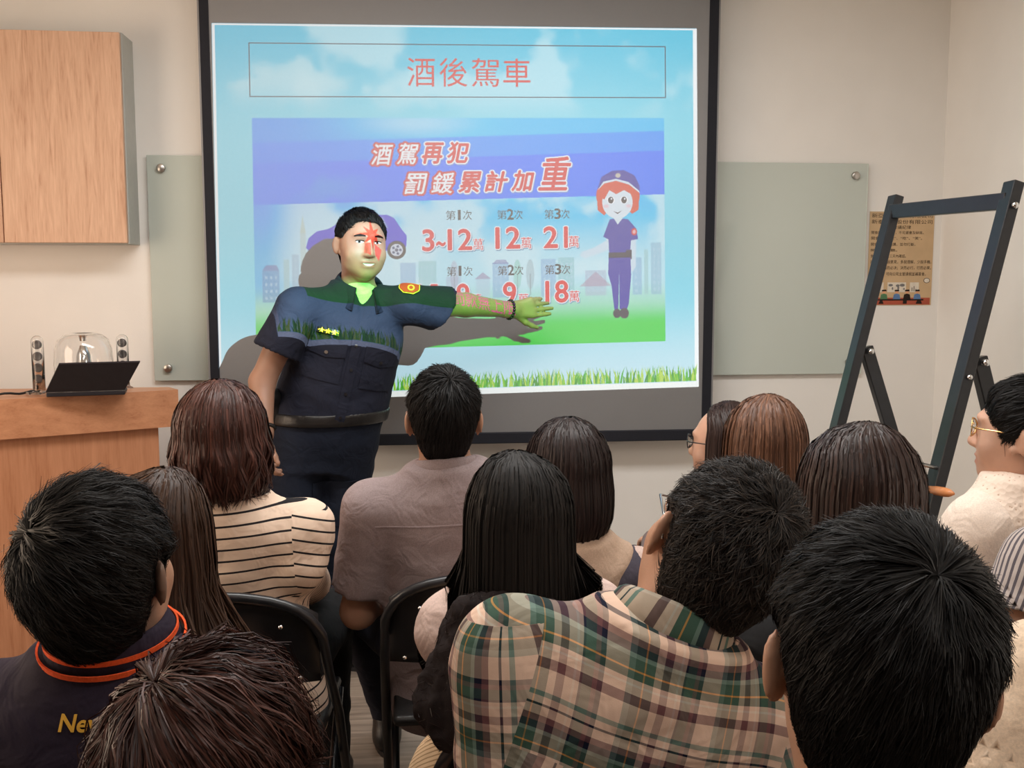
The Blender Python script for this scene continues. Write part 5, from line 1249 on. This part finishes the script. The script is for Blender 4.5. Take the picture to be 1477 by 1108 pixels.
# ------------------------------------------------------------------ the audience
def seat(hc, hrot, dx, dy, tyaw, male, label, skin='skin', s=1.0, sleeve='short', shirt='grey', pants='denim', seed=1, infl=.012, shirt_name='shirt', chair_lab=None, chair_off=(0, 0), res=.0086, fat=1.0, wr=.0035, face=True,
         plaid=False, fold=.47, knees=None, feet=None, elbows=None, wrists=None, neck=None, sres=.0105, pz=.53, slen=None, skirt=False, sh=None, stub=None, troll=0, chair_yaw=None, loose=.012):
    hc = np.array(hc, float); k0 = skeleton(hc, hrot, (hc[0], hc[1], pz), tyaw, troll, male, s)
    nk = k0.neck if neck is None else np.array(neck); pel = np.array([nk[0]+dx, nk[1]+dy, pz])
    if knees is not None: knees = [pel+R3(tyaw)@np.array(q) for q in knees]
    if feet is not None: feet = [pel+R3(tyaw)@np.array(q)*np.array([1, 1, 0])+np.array([0, 0, -pel[2]+.085]) for q in feet]
    k = skeleton(hc, hrot, pel, tyaw, troll, male, s, sh, elbows, wrists, knees, feet, fold)
    if neck is not None:
        kk = k.neck-nk; k.neck = nk; z = nk-pel; k.L = np.linalg.norm(z); z /= k.L; f = R3(tyaw)@np.array([0, 1., 0]); y = f-z*(f@z); y /= np.linalg.norm(y); x = np.cross(y, z); k.TR = np.stack([x, y, z], 1)
        T = np.array(TORSO_M if male else TORSO_F); T[:, 1:] *= s; T[:, 0] *= k.L/T[-1, 0]; k.secs = T; sw = (sh or (.185 if male else .16))*s
        k.sh = [nk+k.TR@np.array([sx*sw, -.008, -.078*s]) for sx in (-1, 1)]
        if elbows is None: k.el = [k.sh[i]+k.TR@np.array([(-1, 1)[i]*.055, .045, -.275])*s for i in (0, 1)]
    F = body_field(k, fat, face); o = person_root(k, F, res, skin, label, stub=stub)
    SF = shirt_field(k, sleeve, infl, slen=slen, sl_loose=loose); V, Q = shirt_mesh(k, SF, sres, wr, seed)
    k.shirt = part(o, shirt_name, V, Q, shirt, garment_coords(k, V, plaid)); k.SF = SF; k.o = o
    trousers(o, k, pants, skirt=skirt)
    if chair_lab: chair((pel[0]+chair_off[0], pel[1]+chair_off[1]-.02), tyaw if chair_yaw is None else chair_yaw, chair_lab)
    return k

# striped-shirt woman, front row left
k = seat(atD(322, 632, 2.3), (12, 0, 0), .03, .02, 4, False, 'woman with wavy auburn hair in a cream shirt with thin black stripes', 'skin2', neck=atD(330, 722, 2.33), sleeve='long', shirt='stripe', infl=.016, seed=3, pants='black', chair_lab='folding chair behind the woman in the striped shirt', chair_off=(.0, 0), loose=.02, sh=.17,
         elbows=[atD(245, 850, 2.3), atD(430, 815, 2.33)], wr=.005)
hair_long(k.o, k, 'hair_auburn', -.135, 4200, .036, 60, .0042, 5, ((0, 1), (.35, 1.08), (.7, 1.02), (.9, .86), (1, .66)), (.006, .11), .0, 6, .06, k.SF, label='wavy auburn shoulder-length hair', lenvar=.22, tone=(.15, .5))
collar(k.o, k, 'stripe', 'crew', h1=.012, name='neckband', r=.068)
# grey-shirt man
k = seat(atD(640, 606, 2.45), (0, 4, 0), .03, .02, 0, True, 'man with short black hair in a grey short-sleeved shirt', 'skin', neck=atD(644, 678, 2.46), shirt='grey', pants='denim', seed=5, chair_lab='folding chair behind the man in the grey shirt', chair_off=(.03, 0), infl=.014, slen=.78, sh=.19,
         knees=[(-.28, .40, .03), (.22, .42, .03)], feet=[(-.20, .62, 0), (.2, .6, 0)], loose=.018)
hair_short(k.o, k, 'hair_black', 4200, .019, .010, (30, 8), .045, .5, .0024, 7, tone=(.1, .35), label='short black hair')
collar(k.o, k, 'grey', 'shirt', h1=.034, h2=.040, gap=.12)
bs = bvh_of(k.shirt); P, Fc = gridpatch(.36, .0035, 30, 1); decal(k.o, bs, 'yoke_seam', P, Fc, k.neck+k.TR@np.array([0, -.15, -.105]), k.TR[:, 0], k.TR[:, 2], k.TR[:, 1], 'grey', .0, .0022)
# bob woman
k = seat(atD(817, 682, 2.3), (-8, 4, 0), .02, .02, 0, False, 'woman with a rounded brown bob and a layered beige collar', 'skin2', shirt='blush', pants='black', seed=6, chair_lab='folding chair behind the woman with the brown bob')
hair_long(k.o, k, 'hair_bob', -.148, 4200, .028, 62, .0034, 8, ((0, 1), (.4, 1.07), (.75, 1.02), (1, .80)), (0, .1), .0, 3, .02, None, label='smooth rounded brown bob', lenvar=.05, tone=(.1, .4))
def cape(k, rad, mat, nm, infl, scallop=0):
    F = shirt_field(k, 'none', infl); c = k.neck
    def cyl(P):
        q = (P-c)@k.TR; a = np.arctan2(q[..., 0], -q[..., 1]); r = rad+(scallop*np.abs(np.cos(a*6)) if scallop else 0); return np.maximum(np.hypot(q[..., 0], q[..., 1]*1.15)-r, -q[..., 2]-.2)
    F.func(cyl, 'i', k=.004); V, Q = F.mesh(.0075, 1); return part(k.o, nm, V, Q, mat)
cape(k, .180, 'navyc', 'outer_collar', .018); cape(k, .148, 'beige', 'inner_collar', .024)
# long black hair woman
k = seat(atD(748, 757, 1.72), (4, 0, 3), .02, .03, 3, False, 'woman with long straight black hair in a blush blouse', 'skin2', neck=atD(752, 832, 1.74), sleeve='long', shirt='blush', pants='rib', seed=8, infl=.014, chair_lab='folding chair under the woman with long black hair', chair_off=(.05, 0), skirt=True,
         elbows=[atD(660, 915, 1.76), atD(835, 950, 1.75)], wr=.005, loose=.008, sh=.118)
hair_long(k.o, k, 'hair_black_soft', -.40, 5200, .024, 66, .0030, 10, ((0, 1), (.3, 1.03), (1, 1.12)), (.0015, .2), -.012, 2, .03, k.SF, .010, label='long straight black hair', lenvar=.10, tone=(.1, .45))
kp5 = k
# glasses woman half hidden, then light-brown and dark-brown hair
k = seat(atD(1046, 643, 2.85), (-52, 0, 0), 0, .02, -8, False, 'woman with round glasses and dark hair, half hidden by the light-brown-haired woman', 'skin2', shirt='mauve', pants='denim', seed=9, chair_lab='folding chair under the woman with round glasses', sleeve='long', elbows=[atD(945, 830, 2.85), atD(1120, 850, 2.9)])
hair_long(k.o, k, 'hair_dark_brown', -.22, 3200, .022, 66, .0034, 12, ((0, 1), (1, 1.08)), (.002, .15), 0, 2, .03, k.SF, label='dark straight hair', tone=(.2, .4)); glasses(k.o, k, 'blackmetal')
k = seat(atD(1101, 648, 2.3), (3, 2, 0), .0, .02, 0, False, 'woman with light brown hair, beside the woman with round glasses', 'skin2', shirt='cream', pants='black', seed=11, chair_lab='folding chair under the light-brown-haired woman')
hair_long(k.o, k, 'hair_light', -.24, 4200, .023, 66, .0034, 14, ((0, 1), (.5, 1.05), (1, 1.0)), (.002, .2), .006, 2, .03, k.SF, label='straight light brown hair', tone=(.25, .5))
k = seat(atD(1232, 724, 1.62), (-4, 0, 2), -.03, .02, 0, False, 'woman with straight dark brown hair in black, below the easel', 'skin2', sleeve='long', shirt='black', pants='black', seed=13, chair_lab='folding chair under the woman with straight dark brown hair', fold=.44)
hair_long(k.o, k, 'hair_dark_brown', -.28, 5000, .027, 66, .0032, 16, ((0, 1), (.4, 1.04), (1, 1.06)), (.0015, .2), .012, 0, .03, k.SF, label='straight dark brown hair', tone=(.2, .5))
# lace-blouse woman at the right wall
k = seat(atD(1477, 628, 2.15), (-46, 2, 0), .02, .02, -12, False, 'woman with gold glasses in a white lace-collared blouse by the right wall', 'skin2', sleeve='long', shirt='white_lace', pants='black', seed=15, infl=.018, sh=.128, neck=atD(1476, 700, 2.17), loose=.022, wr=.005, res=.0056, chair_lab='folding chair under the woman in the lace blouse')
HL_F = np.array([(0, .068), (35, .062), (55, .03), (72, -.015), (80, -.03), (90, .005), (110, .01), (120, -.02), (150, -.08), (180, -.085)])
hair_short(k.o, k, 'hair_black', 4200, .018, .012, (60, 0), .09, .5, .0026, 17, hl=HL_F, tone=(.1, .4), jit=.35, label='black hair pinned up'); glasses(k.o, k, 'gold')
cape(k, .150, 'lace', 'lace_collar', .024, .014)
bt = bvh_of(k.shirt); P, Fc = gridpatch(.012, .30, 1, 20)
for dx in (-.06, .06): decal(k.o, bt, 'lace_trim', P, Fc, k.neck+k.TR@np.array([dx, -.15, -.25]), k.TR[:, 0], k.TR[:, 2], k.TR[:, 1], 'lace', .001, .002)
kp9 = k
# two people cut by the right edge
k = seat(atD(1640, 600, 1.75), (-10, 0, 0), 0, .02, 0, True, 'person in a grey and white pinstriped shirt, cut off at right edge', 'skin', shirt='fine', pants='denim', seed=18, chair_lab='folding chair under the person in the pinstriped shirt', slen=.7, elbows=[atD(1458, 935, 1.70), atD(1830, 900, 1.75)], loose=.02)
hair_short(k.o, k, 'hair_black', 2500, seed=19, label='short black hair')
k = seat(atD(1705, 655, 1.16), (-10, 0, 0), 0, .02, 0, True, 'person in a cream short-sleeved shirt, cut off at right edge', 'skin', shirt='cream', pants='denim', seed=20, chair_lab='folding chair under the person in the cream shirt', slen=.75, elbows=[atD(1400, 1190, 1.12), atD(1950, 1150, 1.16)], loose=.022, wr=.005, fold=.42)
hair_short(k.o, k, 'hair_black', 2500, seed=21, label='short black hair')
collar(k.o, k, 'cream', 'shirt')
# plaid man
hc = atD(1030, 801, 1.28)
k = seat(hc, (4, 10, 30), -.17, .02, -2, True, 'man with greying cropped hair in a green and cream plaid shirt, head tilted', 'skin', shirt='plaid', pants='denim', seed=22, infl=.016, slen=.75, plaid=True, chair_lab='folding chair under the man in the plaid shirt', chair_off=(-.05, .02), neck=atD(956, 915, 1.27), sh=.180, elbows=[atD(748, 1260, 1.25), atD(1205, 1330, 1.27)], res=.006, sres=.006, loose=.02, fold=.40, wr=.0045)
hair_short(k.o, k, 'hair_grey', 8500, .016, .009, (38, 0), .030, .7, .0018, 23, tone=(-.1, .75), jit=.4, label='cropped black hair flecked with grey', clump=.9)
col, (cc, fx, fy, fz, rr) = collar(k.o, k, 'plaid', 'shirt', h1=.040, h2=.050, gap=.10, flare=.014); glasses(k.o, k, 'chrome')
kp12 = k
# black-haired man, right foreground
k = seat(atD(1262, 968, .86), (15, 0, 6), .0, .02, 0, True, 'man with thick black hair seen from behind, right foreground', 'skin', shirt='black', pants='black', seed=25, chair_lab='folding chair under the man with thick black hair', fold=.36, res=.006)
hair_short(k.o, k, 'hair_black', 15000, .021, .009, (34, 10), .055, .55, .0016, 26, tone=(.0, .3), jit=.2, label='thick black hair with a crown whorl', clump=.6)
# navy polo man, left
k = seat(atD(148, 832, 1.33), (9, 12, -4), .0, .02, 6, True, 'man with black hair in a navy polo shirt with orange-striped collar', 'skin', shirt='polo', pants='denim', seed=27, neck=atD(165, 946, 1.37), chair_lab='folding chair under the man in the navy polo', res=.006, sres=.008, stub=lambda L: sstep(-.11, -.07, L[:, 2])*(1-sstep(-.02, .02, L[:, 1]))*.7*(L[:, 2] < .06))
hair_short(k.o, k, 'hair_black_soft', 12000, .024, .015, (34, -28), .075, .7, .0018, 28, tone=(.05, .5), jit=.35, label='thick black hair swept from the crown', clump=1.0)
_, (cc, fx, fy, fz, rr) = collar(k.o, k, 'polo', 'shirt', zoff=.010, h1=.042, h2=.046, gap=.10, flare=.016)
for j, zz in enumerate((.021, .007)):
    n_ = 48; ring = []
    for a in np.linspace(math.pi/2+.15, math.pi/2+2*math.pi-.15, n_):
        ring.append(cc+fx*(rr+.0165+.009*j)*math.cos(a)+fy*((rr+.0165+.009*j)*1.08*math.sin(a))+fz*(zz+.008-.022*math.sin(a)))
    V = []; 
    for p in ring: V += [p-fz*.004, p+fz*.004, p+fz*.004+(p-cc)*.03, p-fz*.004+(p-cc)*.03]
    Fq = [(i*4+j_, i*4+(j_+1) % 4, (i+1)*4+(j_+1) % 4, (i+1)*4+j_) for i in range(n_-1) for j_ in range(4)]; part(k.o, 'collar_stripe', V, Fq, 'orange', smooth=False, label='orange collar stripe')
bs = bvh_of(k.shirt); V2, T2_ = text_tris('New', .030, .0004, .18); P = [(x-.030, y_) for x, y_ in V2]
decal(k.o, bs, 'lettering', P, [tuple(t) for t in T2_], k.neck+k.TR@np.array([0, -.16, -.050]), k.TR[:, 0], k.TR[:, 2], k.TR[:, 1], 'yellow', .0015, .0015)
kp14 = k
# long brown hair woman behind him
k = seat(atD(230, 778, 1.75), (8, 2, 0), -.02, .02, 0, False, 'woman with long brown hair behind the man in the navy polo', 'skin2', sleeve='long', shirt='black', pants='black', seed=30, chair_lab='folding chair under the woman with long brown hair')
hair_long(k.o, k, 'hair_brown', -.36, 5000, .023, 66, .0034, 31, ((0, 1), (.35, 1.06), (.7, 1.5), (1, 1.75)), (.004, .16), .02, 2, .06, k.SF, .008, label='long brown hair', tone=(.15, .5), lenvar=.2)
# tousled hair, bottom left
k = seat(atD(296, 1128, .95), (6, -4, 4), .0, .0, 0, True, 'person with tousled reddish brown hair, bottom left foreground', 'skin2', shirt='black', pants='black', seed=33, chair_lab='folding chair under the person with tousled hair', fold=.36, s=.97)
hair_short(k.o, k, 'hair_auburn', 11000, .030, .026, (20, -24), .17, .7, .0020, 34, tone=(.0, .55), jit=.42, swirl=2.6, label='tousled reddish brown hair', clump=1.3, droop=.012)

# dark fuzzy jacket hung over the back of the long-black-haired woman's chair
JF = Field(); jd = 1.60
def jp(x, y, d=jd): return atD(x, y, d)
JF.cap(jp(682, 915), jp(672, 1000), .045, .060, .03); JF.cap(jp(660, 925, 1.62), jp(640, 1010, 1.6), .030, .038, .03); JF.cap(jp(632, 1010, 1.6), jp(650, 1052, 1.58), .040, .035, .03); JF.cap(jp(690, 890), jp(800, 905), .04, .04, .03); JF.cap(jp(700, 1000), jp(790, 1000), .05, .05, .05)
V, Q = JF.mesh(.008, 2); N = vnormals(V, Q); V = V+N*((vnoise(V*45)-.5)*.016+(vnoise(V*110)-.5)*.006)[:, None]
jb = np.array([*jp(680, 950)[:2], 0])
jk = tag(mk('jacket', V-jb, Q, MAT['fuzzy'], None, True, None, jb), 'dark fuzzy knitted jacket bunched on the chair of the black-haired woman', 'jacket')
r_ = np.random.default_rng(77); pk = r_.integers(0, len(V), 9000); st = V[pk]; nn = N[pk]; t_ = np.linspace(0, 1, 4)[None, :, None]
rd = r_.normal(size=(9000, 1, 3))*.6; Ps = st[:, None]+(nn[:, None]+rd)*t_*.014
Vf, Qf, tn = ribbons(Ps, np.repeat(nn[:, None], 4, 1), np.full((9000, 4), .0011)*(1-.6*t_[..., 0]), r_.normal(size=9000), r_.random(9000)*.4)
fz_ = mk('fuzz', Vf-jb, Qf, MAT['hair_dark_brown'], jk, True, {'tone': tn}); fz_['kind'] = 'stuff'
